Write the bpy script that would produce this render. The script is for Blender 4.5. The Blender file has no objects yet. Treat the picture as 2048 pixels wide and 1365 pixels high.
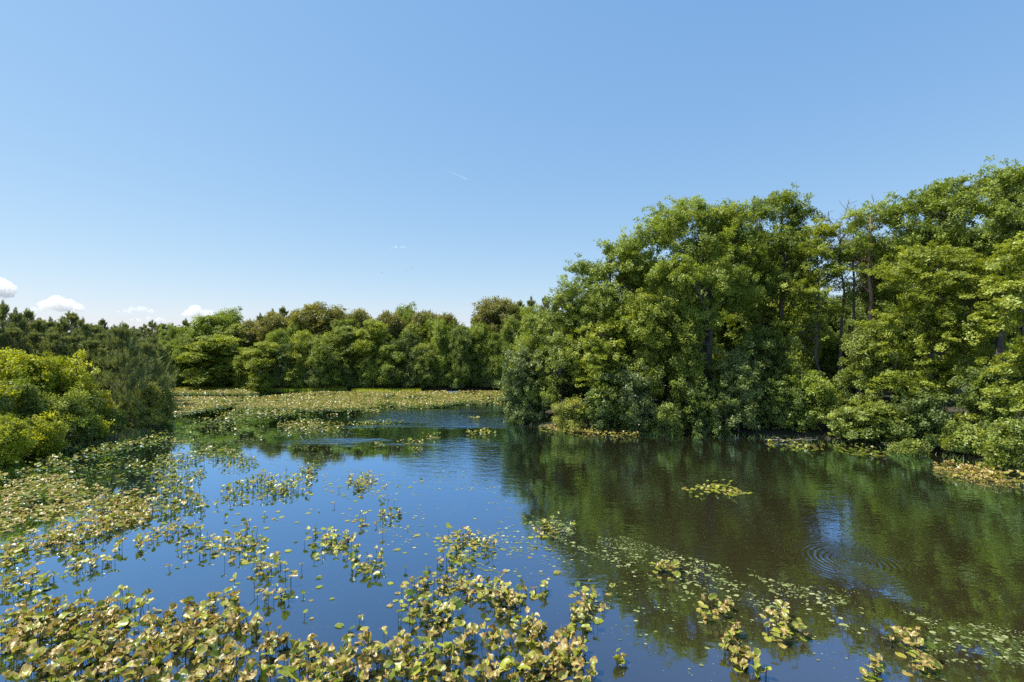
import bpy, math, random
import numpy as np
C = bpy.context.scene
R = math.radians

# ------------------------------------------------------------------ camera, sky, sun, exposure
FPX, HC, YH = 1000.0, 6.5, 683.0          # focal length in px of a 2048 frame, eye height, horizon row
cam_d = bpy.data.cameras.new('camera')
cam = bpy.data.objects.new('camera', cam_d)
C.collection.objects.link(cam)
cam.location = (0, 0, HC)
cam.rotation_euler = (R(90), 0, 0)
cam_d.sensor_width = 36.0
cam_d.lens = 36.0 * FPX / 2048.0
cam_d.clip_start = 0.1
cam_d.clip_end = 20000
C.camera = cam

SUN_EL, SUN_AZ = 62.0, -88.0              # azimuth from the view direction (+Y), negative = to the left
sd = np.array([math.sin(R(SUN_AZ)) * math.cos(R(SUN_EL)), math.cos(R(SUN_AZ)) * math.cos(R(SUN_EL)), math.sin(R(SUN_EL))])
w = bpy.data.worlds.new('World')
C.world = w
w.use_nodes = True
nt = w.node_tree
bg = nt.nodes['Background']
sky = nt.nodes.new('ShaderNodeTexSky')
sky.sky_type = 'NISHITA'
sky.sun_disc = False
sky.sun_elevation = R(SUN_EL)
sky.sun_rotation = R(SUN_AZ)
sky.altitude = 0
sky.air_density = 1.0
sky.dust_density = 0.35
sky.ozone_density = 2.5
spl = nt.nodes.new('ShaderNodeSeparateColor'); cmb = nt.nodes.new('ShaderNodeCombineColor')
nt.links.new(sky.outputs[0], spl.inputs[0])
for ch, (pw, k_) in enumerate(((0.76, 0.975), (0.54, 1.49), (0.30, 2.62))):      # the camera's compressed highlights
    a_ = nt.nodes.new('ShaderNodeMath'); a_.operation = 'POWER'; a_.inputs[1].default_value = pw
    b_ = nt.nodes.new('ShaderNodeMath'); b_.operation = 'MULTIPLY'; b_.inputs[1].default_value = k_
    nt.links.new(spl.outputs[ch], a_.inputs[0]); nt.links.new(a_.outputs[0], b_.inputs[0]); nt.links.new(b_.outputs[0], cmb.inputs[ch])
nt.links.new(cmb.outputs[0], bg.inputs[0])
bg.inputs[1].default_value = 0.12

sl = bpy.data.lights.new('sun', 'SUN')
sl.energy = 5.0
sl.angle = R(0.53)
sl.color = (1.0, 0.95, 0.86)
so = bpy.data.objects.new('sun', sl)
C.collection.objects.link(so)
from mathutils import Vector, Matrix
so.rotation_euler = Vector(sd).to_track_quat('Z', 'Y').to_euler()
so.location = Vector(sd) * 200

C.view_settings.view_transform = 'Standard'
C.view_settings.look = 'None'
C.view_settings.exposure = 0.78
C.view_settings.gamma = 1
C.cycles.max_bounces = 8
C.cycles.diffuse_bounces = 5
C.cycles.glossy_bounces = 3
C.cycles.transmission_bounces = 3
C.cycles.volume_bounces = 5
C.cycles.transparent_max_bounces = 4
C.cycles.use_denoising = False
C.cycles.sample_clamp_indirect = 4

# ------------------------------------------------------------------ helpers
def gp(px, py):                            # a point on the water seen at photo pixel (px, py)
    Y = FPX * HC / (py - YH)
    return ((px - 1024) / FPX * Y, Y)

def link(o, parent=None):
    C.collection.objects.link(o)
    if parent is not None:
        o.parent = parent
    return o

def mesh_arr(name, V, F, mat, attrs=None, smooth=False, loops=None):
    """V (n,3); F (m,k) one polygon size, or list of such arrays"""
    me = bpy.data.meshes.new(name)
    Fs = F if isinstance(F, list) else [F]
    Fs = [f for f in Fs if len(f)]
    nl = sum(f.size for f in Fs); npoly = sum(len(f) for f in Fs)
    me.vertices.add(len(V)); me.vertices.foreach_set('co', np.asarray(V, np.float32).ravel())
    me.loops.add(nl)
    me.loops.foreach_set('vertex_index', np.concatenate([f.ravel() for f in Fs]).astype(np.int32))
    me.polygons.add(npoly)
    tot = np.concatenate([np.full(len(f), f.shape[1]) for f in Fs]).astype(np.int32)
    st = np.concatenate([[0], np.cumsum(tot)[:-1]]).astype(np.int32)
    me.polygons.foreach_set('loop_start', st)
    me.polygons.foreach_set('loop_total', tot)
    if smooth:
        me.polygons.foreach_set('use_smooth', np.ones(npoly, bool))
    for k, a in (attrs or {}).items():
        at = me.attributes.new(k, 'FLOAT', 'POINT')
        at.data.foreach_set('value', np.asarray(a, np.float32))
    me.update(calc_edges=True)
    if mat is not None:
        me.materials.append(mat)
    return me

def obj(name, me, parent=None, **props):
    o = bpy.data.objects.new(name, me)
    link(o, parent)
    for k, v in props.items():
        o[k] = v
    return o

def thing(name, label, cat, loc=(0, 0, 0), rz=0, group=None):
    o = bpy.data.objects.new(name, None)
    o.empty_display_size = 0.3
    link(o)
    o.location = loc
    o.rotation_euler = (0, 0, rz)
    o['label'] = label
    o['category'] = cat
    if group: o['group'] = group
    return o

def norm(a):
    return a / np.maximum(np.linalg.norm(a, axis=-1, keepdims=True), 1e-9)

class Tubes:
    def __init__(s): s.V = []; s.F = []; s.n = 0
    def add(s, P, Rr, k=6):
        P = np.asarray(P, float); Rr = np.asarray(Rr, float); n = len(P)
        T = norm(np.gradient(P, axis=0))
        ref = np.tile([0.0, 0, 1.0], (n, 1)); m = np.abs(T[:, 2]) > 0.9
        if m.mean() > 0.5: ref[:] = (1, 0, 0)
        A = norm(np.cross(T, ref)); B = np.cross(T, A)
        a = np.arange(k) / k * 2 * np.pi
        ring = P[:, None] + Rr[:, None, None] * (np.cos(a)[None, :, None] * A[:, None] + np.sin(a)[None, :, None] * B[:, None])
        s.V.append(ring.reshape(-1, 3))
        i = np.arange(n - 1)[:, None] * k; j = np.arange(k)[None, :]; j2 = (j + 1) % k
        F = np.stack([i + j, i + j2, i + k + j2, i + k + j], -1).reshape(-1, 4) + s.n
        s.F.append(F); s.n += n * k
    def mesh(s, name, mat):
        return mesh_arr(name, np.concatenate(s.V), np.concatenate(s.F), mat, smooth=True)

def curve_pts(a, b, rng, n=5, wob=0.06, sag=0.0):
    a = np.asarray(a, float); b = np.asarray(b, float)
    t = np.linspace(0, 1, n)[:, None]
    L = np.linalg.norm(b - a)
    P = a + (b - a) * t
    off = rng.normal(0, wob * L, (n, 3)); off[0] = 0; off[-1] = 0
    P += off * np.sin(t * np.pi) ** 0.5
    P[:, 2] += sag * L * np.sin(t[:, 0] * np.pi)
    return P

# ------------------------------------------------------------------ materials
def new_mat(name):
    m = bpy.data.materials.new(name); m.use_nodes = True
    nt = m.node_tree
    for n in list(nt.nodes): nt.nodes.remove(n)
    out = nt.nodes.new('ShaderNodeOutputMaterial')
    return m, nt, out

def N(nt, typ, **kw):
    n = nt.nodes.new(typ)
    for k, v in kw.items():
        if k.startswith('i_'):
            n.inputs[int(k[2:]) if k[2:].isdigit() else k[2:]].default_value = v
        else:
            setattr(n, k, v)
    return n

def ramp(nt, fac, stops):
    r = nt.nodes.new('ShaderNodeValToRGB')
    while len(r.color_ramp.elements) < len(stops): r.color_ramp.elements.new(0.5)
    for e, (p, c) in zip(r.color_ramp.elements, stops):
        e.position = p; e.color = (*c, 1) if len(c) == 3 else c
    if fac is not None: nt.links.new(fac, r.inputs[0])
    return r

def leaf_mat(name, dark, mid, light, trans=0.35, gloss=0.045, rough=0.5):
    """leaf colour varies leaf by leaf and spray by spray (attribute tint) and tree by tree"""
    m, nt, out = new_mat(name)
    L = nt.links.new
    at = N(nt, 'ShaderNodeAttribute', attribute_name='tint')
    oi = N(nt, 'ShaderNodeObjectInfo')
    ad = N(nt, 'ShaderNodeMath', operation='MULTIPLY_ADD'); ad.inputs[1].default_value = 0.30
    L(oi.outputs['Random'], ad.inputs[0]); 
    sub = N(nt, 'ShaderNodeMath', operation='SUBTRACT'); sub.inputs[1].default_value = 0.15
    L(at.outputs['Fac'], ad.inputs[2]); L(ad.outputs[0], sub.inputs[0])
    r = ramp(nt, sub.outputs[0], [(0.0, dark), (0.5, mid), (1.0, light)])
    d = N(nt, 'ShaderNodeBsdfDiffuse'); L(r.outputs[0], d.inputs[0])
    t = N(nt, 'ShaderNodeBsdfTranslucent')
    mx = N(nt, 'ShaderNodeMix', data_type='RGBA', blend_type='MULTIPLY'); mx.inputs[0].default_value = 1
    L(r.outputs[0], mx.inputs[6]); mx.inputs[7].default_value = (1.5, 1.45, 0.55, 1)
    L(mx.outputs[2], t.inputs[0])
    s1 = N(nt, 'ShaderNodeMixShader'); s1.inputs[0].default_value = trans
    L(d.outputs[0], s1.inputs[1]); L(t.outputs[0], s1.inputs[2])
    g = N(nt, 'ShaderNodeBsdfGlossy'); g.inputs['Roughness'].default_value = rough
    g.inputs['Color'].default_value = (0.55, 0.6, 0.55, 1)
    s2 = N(nt, 'ShaderNodeMixShader'); s2.inputs[0].default_value = gloss
    L(s1.outputs[0], s2.inputs[1]); L(g.outputs[0], s2.inputs[2])
    L(s2.outputs[0], out.inputs[0])
    return m

LM = {
 'oak':    leaf_mat('oak_leaf', (0.100, 0.140, 0.022), (0.225, 0.285, 0.040), (0.345, 0.400, 0.060)),
 'fresh':  leaf_mat('fresh_leaf', (0.105, 0.140, 0.026), (0.225, 0.275, 0.048), (0.350, 0.385, 0.075)),
 'spring': leaf_mat('spring_leaf', (0.120, 0.160, 0.022), (0.270, 0.315, 0.040), (0.390, 0.420, 0.065)),
 'lime':   leaf_mat('lime_leaf', (0.175, 0.210, 0.014), (0.400, 0.425, 0.027), (0.550, 0.550, 0.044), trans=0.45),
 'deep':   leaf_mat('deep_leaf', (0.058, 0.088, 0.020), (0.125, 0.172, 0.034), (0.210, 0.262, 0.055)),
 'silver': leaf_mat('silver_leaf', (0.075, 0.105, 0.026), (0.160, 0.205, 0.052), (0.260, 0.305, 0.090), gloss=0.07),
 'brown':  leaf_mat('tasselled_oak_leaf', (0.105, 0.110, 0.026), (0.205, 0.200, 0.048), (0.300, 0.275, 0.075)),
 'olive':  leaf_mat('olive_leaf', (0.120, 0.138, 0.024), (0.265, 0.285, 0.050), (0.39, 0.39, 0.085)),
 'pine':   leaf_mat('pine_needles', (0.100, 0.120, 0.046), (0.215, 0.245, 0.088), (0.330, 0.350, 0.135), trans=0.3, gloss=0.05),
}
def bark_mat(name, a, b, scale=6):
    m, nt, out = new_mat(name); L = nt.links.new
    tc = N(nt, 'ShaderNodeTexCoord'); mp = N(nt, 'ShaderNodeMapping'); mp.inputs['Scale'].default_value = (1, 1, 0.2)
    L(tc.outputs['Object'], mp.inputs[0])
    no = N(nt, 'ShaderNodeTexNoise'); no.inputs['Scale'].default_value = scale; no.inputs['Detail'].default_value = 6
    L(mp.outputs[0], no.inputs[0])
    r = ramp(nt, no.outputs[0], [(0.35, a), (0.65, b)])
    p = N(nt, 'ShaderNodeBsdfPrincipled'); p.inputs['Roughness'].default_value = 0.85
    L(r.outputs[0], p.inputs['Base Color'])
    bp = N(nt, 'ShaderNodeBump'); bp.inputs['Strength'].default_value = 0.6; bp.inputs['Distance'].default_value = 0.03
    L(no.outputs[0], bp.inputs['Height']); L(bp.outputs[0], p.inputs['Normal'])
    L(p.outputs[0], out.inputs[0])
    return m
BARK = bark_mat('grey_brown_bark', (0.05, 0.042, 0.033), (0.13, 0.115, 0.095))
BARK_RED = bark_mat('peeling_red_bark', (0.13, 0.07, 0.045), (0.36, 0.23, 0.16), 3)
BARK_DEAD = bark_mat('dead_twig_bark', (0.10, 0.085, 0.08), (0.20, 0.175, 0.165))

# ------------------------------------------------------------------ foliage geometry
def leaf_quads(P, Nn, L, W, rng):
    n = len(P)
    D = norm(np.cross(Nn, rng.normal(size=(n, 3)))); S = np.cross(Nn, D)
    L = np.broadcast_to(L, n)[:, None]; W = np.broadcast_to(W, n)[:, None]
    f = Nn * (L * rng.uniform(-.18, .18, (n, 1)))
    V = np.stack([P - D * L * .5 + f, P + S * W * .5 - D * L * .05, P + D * L * .5 + f, P - S * W * .5 - D * L * .05], 1)
    F = np.arange(n * 4).reshape(n, 4)
    return V.reshape(-1, 3), F

def sample_shell(lobes, n, rng, inner=0.5):
    lobes = np.asarray(lobes, float)
    wgt = (lobes[:, 3] * lobes[:, 4] * lobes[:, 5]) ** (2 / 3); wgt /= wgt.sum()
    out = []; got = 0
    while got < n:
        k = n * 2
        idx = rng.choice(len(lobes), k, p=wgt); l = lobes[idx]
        d = norm(rng.normal(size=(k, 3)))
        r = rng.uniform(inner ** 3, 1, k) ** (1 / 3)
        P = l[:, :3] + d * l[:, 3:6] * r[:, None]
        # depth inside the other lobes: keep few
        q = (P[:, None] - lobes[None, :, :3]) / lobes[None, :, 3:6]
        dd = np.linalg.norm(q, axis=2); deep = (dd < 0.62).any(1)
        keep = (~deep | (rng.random(k) < 0.12)) & (P[:, 2] > 0.12) & ((d[:, 2] > -0.55) | (rng.random(k) < 0.45))
        P = P[keep]; out.append(np.c_[P, d[keep]]); got += len(P)
    o = np.concatenate(out)[:n]
    return o[:, :3], o[:, 3:]

def crown_mesh(name, lobes, rng, mat, n_tips, sprays=10, leaves=46, clump=0.75, spray_r=0.27, leaf=0.135, layered=False, inner=0.5, droop=0.0, habit=None):
    T, D = sample_shell(lobes, n_tips, rng, inner)
    tipt = np.clip(rng.normal(0.5, 0.17, n_tips), 0.05, 0.95)
    n1 = n_tips * sprays
    par = np.repeat(np.arange(n_tips), sprays)
    flat = np.array([1.2, 1.2, 0.45]) if layered else (np.array([.72, .72, 1.25]) if habit == 'upright' else np.array([1, 1, 0.7]))
    cs = rng.uniform(0.5, 1.5, n_tips)[par][:, None]
    SP = T[par] + np.clip(rng.normal(0, 0.5, (n1, 3)), -.85, .85) * clump * flat * cs
    SP[:, 2] -= droop * np.linalg.norm((SP - T[par])[:, :2], axis=1)
    up = np.array([0, 0, 1.0])
    if layered: SN = norm(up * 1.0 + D[par] * 0.45 + rng.normal(0, 0.36, (n1, 3)))
    else:       SN = norm(up * 0.65 + D[par] * 0.75 + rng.normal(0, 0.42, (n1, 3)))
    stt = tipt[par] + rng.normal(0, 0.07, n1)
    par2 = np.repeat(np.arange(n1), leaves); n2 = len(par2)
    sn = SN[par2]
    A = norm(np.cross(sn, rng.normal(size=(n2, 3))))
    rad = spray_r * np.sqrt(rng.random(n2)) * rng.uniform(.8, 1.3, n1)[par2]
    P = SP[par2] + A * rad[:, None] + sn * rng.normal(0, spray_r * (0.2 if layered else 0.36), n2)[:, None]
    nn = norm(sn + rng.normal(0, 0.42 if layered else 0.55, (n2, 3)))
    ok = P[:, 2] > 0.06
    P = P[ok]; nn = nn[ok]; ti = (stt[par2] + rng.normal(0, 0.09, n2))[ok]
    Ls = leaf * rng.uniform(0.7, 1.3, len(P))
    V, F = leaf_quads(P, nn, Ls, Ls * 0.62, rng)
    return mesh_arr(name, V, F, mat, {'tint': np.repeat(ti, 4)}), T

def dome_lobes(H, W, rng, base=0.12, peak=0.6, n=11, top=1.0, taper=0.75, lean=(0, 0)):
    """irregular set of lobes filling an envelope of height H and width W; widest at 'peak' of the crown"""
    zb = H * base; out = []
    for i in range(n):
        t = (i + rng.uniform(.2, .8)) / n
        e = max(0.0, 1 - abs(t - peak) / (1 - peak if t > peak else peak) ) ** 0.5 if False else None
        if t > peak: rr = math.sqrt(max(0.03, 1 - ((t - peak) / (1.04 - peak)) ** 2))
        else: rr = taper + (1 - taper) * (t / peak)
        lr = W * rng.uniform(0.19, 0.29)
        ang = i * 2.4 + rng.uniform(-.5, .5)
        off = max(0, rr * W * 0.5 - lr) * rng.uniform(0.75, 1.12)
        z = zb + t * (H - zb)
        rz = min(lr * rng.uniform(.7, 1.0), max(0.6, (H - z) if i == n - 1 else 9))
        z = min(z, H - rz * 0.9)
        out.append((math.cos(ang) * off + lean[0] * t, math.sin(ang) * off + lean[1] * t, z, lr, lr, rz))
    # core
    for t in (0.25, 0.5, 0.72):
        z = zb + t * (H - zb)
        out.append((lean[0] * t, lean[1] * t, z, W * .3, W * .3, (H - zb) * .2))
    out.append((lean[0], lean[1], H - W * .17, W * .19, W * .19, W * .17))
    return out

def boughs(lobes, rng, k=5):
    """break each lobe of a crown into a core and smaller boughs standing out of it"""
    out = []
    for l in lobes:
        l = np.asarray(l, float); out.append(tuple(np.r_[l[:3], l[3:] * .72]))
        for _ in range(k):
            d = norm(rng.normal(size=3)); d[2] = abs(d[2]) * .9 - .25
            f = rng.uniform(.30, .58)
            out.append(tuple(np.r_[l[:3] + d * l[3:] * rng.uniform(.6, .82), l[3:] * f]))
    return out

def trunk_mesh(name, H, W, tips, rng, mat=None, r0=None, fork=0.35, lean=(0, 0), n_limb=34, straight=False):
    tb = Tubes(); r0 = r0 or H * 0.017
    n = 9; t = np.linspace(0, 1, n)
    tr = np.c_[lean[0] * t, lean[1] * t, t * H * 0.92 - 0.4 * (1 - t)]
    tr[1:-1, :2] += rng.normal(0, W * (0.008 if straight else 0.02), (n - 2, 2))
    tb.add(tr, r0 * (1 - t * 0.88) + 0.01, 8)
    sel = rng.choice(len(tips), min(n_limb, len(tips)), replace=False)
    for k in sel:
        q = tips[k]
        hz = np.clip(q[2] - np.hypot(q[0], q[1]) * rng.uniform(.5, 1.1), H * fork * rng.uniform(.5, 1.1), H * 0.85)
        f = hz / (H * .92)
        a = np.array([np.interp(f, t, tr[:, j]) for j in range(3)])
        P = curve_pts(a, q, rng, 6, 0.05, 0.05)
        rr = r0 * (1 - f * .88) * rng.uniform(.35, .6)
        tb.add(P, np.linspace(rr, rr * .2 + .006, 6), 5)
        for _ in range(3):
            j = rng.integers(2, 5); e = P[j] + rng.normal(0, 0.6, 3) + (0, 0, .3); e[2] = min(e[2], tips[:, 2].max() * .97)
            tb.add(curve_pts(P[j], e, rng, 4, .06), np.linspace(rr * .35, .008, 4), 4)
    return tb.mesh(name, mat or BARK)

def broad_tree(name, label, cat, px, Y, top, wpx, kind, seed, dens=1.0, leaf=0.135, base=0.08, peak=0.55, layered=False, bark=None, lean=(0, 0), lobes=None, n=11, group=None, z0=None, fork=0.3, taper=0.75, clump=0.98, r0=None, inner=0.5, habit=None):
    rng = np.random.default_rng(seed)
    X = (px - 1024) / FPX * Y
    g = ground_z(X, Y) if z0 is None else z0
    H = HC + (YH - top) / FPX * Y - g
    W = wpx / FPX * Y
    lobes = lobes or dome_lobes(H, W, rng, base, peak, n, lean=lean, taper=taper)
    lo = np.asarray(lobes)
    area = 9.0 * ((lo[:, 3] * lo[:, 4] * lo[:, 5]) ** (2 / 3)).sum() * 0.55
    nt_ = int(max(30, area * 1.15 * dens))
    root = thing(name, label, cat, (X, Y, g), 0, group)
    lobes = boughs(lobes, rng)
    me, tips = crown_mesh('crown', lobes, rng, LM[kind], nt_, leaf=leaf, layered=layered, clump=clump, inner=inner, habit=habit)
    obj('crown', me, root)
    obj('trunk' if cat == 'tree' else 'stems', trunk_mesh('trunk', H, W, tips, rng, bark, lean=lean, fork=fork, r0=r0), root)
    return root

# ------------------------------------------------------------------ terrain and water
SHORE = np.array([(-27.2, 25.4), (-27.2, 30), (-26.0, 33.0), (-26.2, 36), (-27.8, 40), (-31, 46), (-40, 56), (-52, 63), (-60, 68),
                  (-45, 69.5), (-35, 69.2), (-27.0, 66.6), (-18, 67.0), (-9, 66.8), (0, 67.0), (7, 66), (9, 58), (5, 50), (1.6, 44), (0.4, 41.5), (0.9, 39.8), (2.9, 37.3),
                  (6, 36.1), (9.2, 35.8), (15.5, 35.2), (20.9, 33.2), (24.3, 30.2), (25.9, 26), (25.5, 18), (27, 8), (26, 2.5),
                  (0, 2.0), (-30, 2.5), (-40, 8), (-38, 18)])
def pond_sd(X, Y):
    P = np.c_[np.ravel(X), np.ravel(Y)].astype(float)
    A = SHORE; B = np.roll(SHORE, -1, 0)
    dmin = np.full(len(P), 1e9); ins = np.zeros(len(P), bool)
    for a, b in zip(A, B):
        ab = b - a; t = np.clip(((P - a) @ ab) / (ab @ ab), 0, 1)
        d = np.linalg.norm(P - (a + t[:, None] * ab), axis=1); dmin = np.minimum(dmin, d)
        c = ((a[1] > P[:, 1]) != (b[1] > P[:, 1]))
        with np.errstate(divide='ignore', invalid='ignore'):
            xi = (b[0] - a[0]) * (P[:, 1] - a[1]) / (b[1] - a[1]) + a[0]
        ins ^= c & (P[:, 0] < xi)
    return np.where(ins, -dmin, dmin)
def hnoise(X, Y):
    return (np.sin(X * .9 + 1.3) * np.cos(Y * .8 + .4) + .6 * np.sin(X * 2.1 + Y * 1.7) + .4 * np.cos(X * 3.7 - Y * 2.9)) / 2
def height(X, Y):
    X = np.ravel(X).astype(float); Y = np.ravel(Y).astype(float)
    s = pond_sd(X, Y) + 0.25 * hnoise(X, Y)
    land = 0.03 + 0.28 * (1 - np.exp(-np.maximum(s, 0) / .7)) + 0.9 * (1 - np.exp(-np.maximum(s, 0) / 14)) + 0.05 * hnoise(X * .7, Y * .7) * np.clip(s, 0, 1)
    return np.where(s > 0, land, -np.minimum(-s * .45, 1.3) - 0.03)
def ground_z(x, y):
    return float(height([x], [y])[0])

def axis(lo, hi, step, far):
    a = list(np.arange(lo, hi + step, step)); s = step
    while a[-1] < far: s *= 1.35; a.append(a[-1] + s)
    s = step; b = [lo]
    while b[-1] > -far: s *= 1.35; b.append(b[-1] - s)
    return np.array(b[:0:-1] + a)
ax, ay = axis(-62, 34, 0.5, 5000), axis(0, 84, 0.5, 5000)
GX, GY = np.meshgrid(ax, ay)
GZ = height(GX, GY)
nx, ny = len(ax), len(ay)
ii = np.arange(nx * ny).reshape(ny, nx)
GF = np.stack([ii[:-1, :-1], ii[:-1, 1:], ii[1:, 1:], ii[1:, :-1]], -1).reshape(-1, 4)
m, nt, out = new_mat('leaf_litter_soil'); L = nt.links.new
tc = N(nt, 'ShaderNodeTexCoord')
n1 = N(nt, 'ShaderNodeTexNoise'); n1.inputs['Scale'].default_value = 0.5; n1.inputs['Detail'].default_value = 8
n2 = N(nt, 'ShaderNodeTexNoise'); n2.inputs['Scale'].default_value = 9; n2.inputs['Detail'].default_value = 6
L(tc.outputs['Object'], n1.inputs[0]); L(tc.outputs['Object'], n2.inputs[0])
r1 = ramp(nt, n1.outputs[0], [(0.38, (0.030, 0.023, 0.014)), (0.5, (0.05, 0.038, 0.02)), (0.62, (0.04, 0.05, 0.016))])
r2 = ramp(nt, n2.outputs[0], [(0.3, (0.45, 0.45, 0.45)), (0.7, (1.3, 1.25, 1.2))])
mx = N(nt, 'ShaderNodeMix', data_type='RGBA', blend_type='MULTIPLY'); mx.inputs[0].default_value = 1
L(r1.outputs[0], mx.inputs[6]); L(r2.outputs[0], mx.inputs[7])
p = N(nt, 'ShaderNodeBsdfPrincipled'); p.inputs['Roughness'].default_value = 0.9
L(mx.outputs[2], p.inputs['Base Color'])
bp = N(nt, 'ShaderNodeBump'); bp.inputs['Strength'].default_value = .7; bp.inputs['Distance'].default_value = .05
L(n2.outputs[0], bp.inputs['Height']); L(bp.outputs[0], p.inputs['Normal']); L(p.outputs[0], out.inputs[0])
obj('ground', mesh_arr('ground', np.c_[GX.ravel(), GY.ravel(), GZ], GF, m, smooth=True), kind='structure')

# water
RING = gp(1700, 1122)
m, nt, out = new_mat('pond_water'); L = nt.links.new
tc = N(nt, 'ShaderNodeTexCoord')
sep = N(nt, 'ShaderNodeSeparateXYZ'); L(tc.outputs['Object'], sep.inputs[0])
def M(op, a, b=None, c=None, clamp=False):
    n = N(nt, 'ShaderNodeMath', operation=op); n.use_clamp = clamp
    for i, v in enumerate((a, b, c)):
        if v is None: continue
        if isinstance(v, (int, float)): n.inputs[i].default_value = v
        else: L(v, n.inputs[i])
    return n.outputs[0]
def noise(scale, detail=2, vec=None, rough=0.5):
    n = N(nt, 'ShaderNodeTexNoise'); n.inputs['Scale'].default_value = scale; n.inputs['Detail'].default_value = detail
    n.inputs['Roughness'].default_value = rough
    L(vec if vec is not None else tc.outputs['Object'], n.inputs[0]); return n.outputs[0]
def smooth(v, a, b):
    n = N(nt, 'ShaderNodeMapRange', interpolation_type='SMOOTHSTEP')
    L(v, n.inputs[0]); n.inputs[1].default_value = a; n.inputs[2].default_value = b
    return n.outputs[0]
mp = N(nt, 'ShaderNodeMapping'); mp.inputs['Scale'].default_value = (0.55, 1.0, 1); mp.inputs['Rotation'].default_value = (0, 0, .25)
L(tc.outputs['Object'], mp.inputs[0])
fine = noise(7.0, 2, mp.outputs[0]); med = noise(2.2, 2, mp.outputs[0]); slow = noise(0.45, 1)
big = noise(0.10, 3)
mp2 = N(nt, 'ShaderNodeMapping'); mp2.inputs['Scale'].default_value = (0.05, 0.16, 1)
L(tc.outputs['Object'], mp2.inputs[0]); bands = noise(1.0, 3, mp2.outputs[0])
y = sep.outputs[1]; x = sep.outputs[0]
# breeze over the open middle distance, faint on the right, still among the pads on the left
midY = M('MULTIPLY', smooth(y, 30.5, 33), smooth(y, 54, 46))
midX = M('MULTIPLY', smooth(x, -16, -10), smooth(x, 9, 3))
breeze = M('MULTIPLY', M('MULTIPLY', midY, midX), M('ADD', M('MULTIPLY', smooth(bands, .42, .56), .85), .15))
gust = M('MULTIPLY', M('MULTIPLY', smooth(x, -7, -3), smooth(x, 1.2, -.5)), M('MULTIPLY', smooth(y, 19, 25), smooth(y, 35, 31)))
breeze = M('ADD', M('MULTIPLY', breeze, 2.4), M('MULTIPLY', gust, .8))
right = M('MULTIPLY', smooth(x, -.5, 4), 0.42)
lowr = M('MULTIPLY', smooth(big, .42, .66), 0.07)
amp = M('ADD', M('ADD', M('MULTIPLY', breeze, 1.0), M('MULTIPLY', right, smooth(y, 11, 16))), M('ADD', lowr, 0.035))
h0 = M('ADD', M('MULTIPLY', fine, 0.010), M('MULTIPLY', med, 0.020))
h0 = M('MULTIPLY', h0, amp)
h0 = M('ADD', h0, M('MULTIPLY', slow, 0.0012))
# rings of a fish rise
dx = M('SUBTRACT', x, RING[0]); dy = M('SUBTRACT', y, RING[1])
dist = M('SQRT', M('ADD', M('MULTIPLY', dx, dx), M('MULTIPLY', dy, dy)))
ring = M('MULTIPLY', M('SINE', M('MULTIPLY', M('ADD', dist, M('MULTIPLY', med, .11)), 2 * math.pi / 0.16)), M('MULTIPLY', smooth(dist, 2.2, 0.3), 0.0024))
h = M('ADD', h0, ring)
bp = N(nt, 'ShaderNodeBump'); bp.inputs['Strength'].default_value = 1; bp.inputs['Distance'].default_value = 1
L(h, bp.inputs['Height'])
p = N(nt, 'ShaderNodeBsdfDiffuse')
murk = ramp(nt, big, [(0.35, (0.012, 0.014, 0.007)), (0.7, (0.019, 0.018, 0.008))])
refl_brown = N(nt, 'ShaderNodeMix', data_type='RGBA'); L(smooth(M('ADD', x, M('MULTIPLY', big, 6)), 1, 11), refl_brown.inputs[0])  # browner rightward: warm tone of the tree reflection put into the water colour
L(murk.outputs[0], refl_brown.inputs[6]); refl_brown.inputs[7].default_value = (0.033, 0.026, 0.011, 1); L(refl_brown.outputs[2], p.inputs['Color'])
gl = N(nt, 'ShaderNodeBsdfGlossy'); gl.inputs['Color'].default_value = (0.52, 0.75, 1.0, 1)
L(M('ADD', M('MULTIPLY', amp, 0.05), 0.012), gl.inputs['Roughness']); L(bp.outputs[0], gl.inputs['Normal'])
lw = N(nt, 'ShaderNodeLayerWeight'); lw.inputs['Blend'].default_value = .5; L(bp.outputs[0], lw.inputs['Normal'])
fr = M('MINIMUM', M('ADD', M('MULTIPLY', M('POWER', lw.outputs['Facing'], 1.85), 1.25), .02), .93)
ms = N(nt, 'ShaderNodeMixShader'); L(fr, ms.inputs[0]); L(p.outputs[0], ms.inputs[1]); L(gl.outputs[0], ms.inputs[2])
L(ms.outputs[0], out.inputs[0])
wv = np.array([(-75, -2, 0), (45, -2, 0), (45, 80, 0), (-75, 80, 0)], float)
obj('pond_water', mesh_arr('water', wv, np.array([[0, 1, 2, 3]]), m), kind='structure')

# ------------------------------------------------------------------ trees of the right bank
ORD = 'first second third fourth fifth sixth seventh eighth ninth tenth eleventh twelfth thirteenth fourteenth fifteenth sixteenth seventeenth eighteenth nineteenth twentieth'.split()
ORD2 = ORD + ['twenty-' + q for q in ORD[:9]]
ORD = ORD2

def lobes_from(px, Y, pts, g):
    """lobes given as photo pixels (cx, cy, rx, ry, dy metres in depth) -> local metres"""
    out = []
    for cx, cy, rx, ry, dy in pts:
        out.append(((cx - px) / FPX * Y, dy, HC + (YH - cy) / FPX * Y - g, rx / FPX * Y, rx / FPX * Y * .95, ry / FPX * Y))
    return out
def shaped(name, label, px, Y, pts, kind, seed, **kw):
    g = ground_z((px - 1024) / FPX * Y, Y)
    top = min(c[1] - c[3] for c in pts); wpx = max(c[0] + c[2] for c in pts) - min(c[0] - c[2] for c in pts)
    return broad_tree(name, label, 'tree', px, Y, top, wpx, kind, seed, lobes=lobes_from(px, Y, pts, g), z0=g, **kw)

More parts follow.
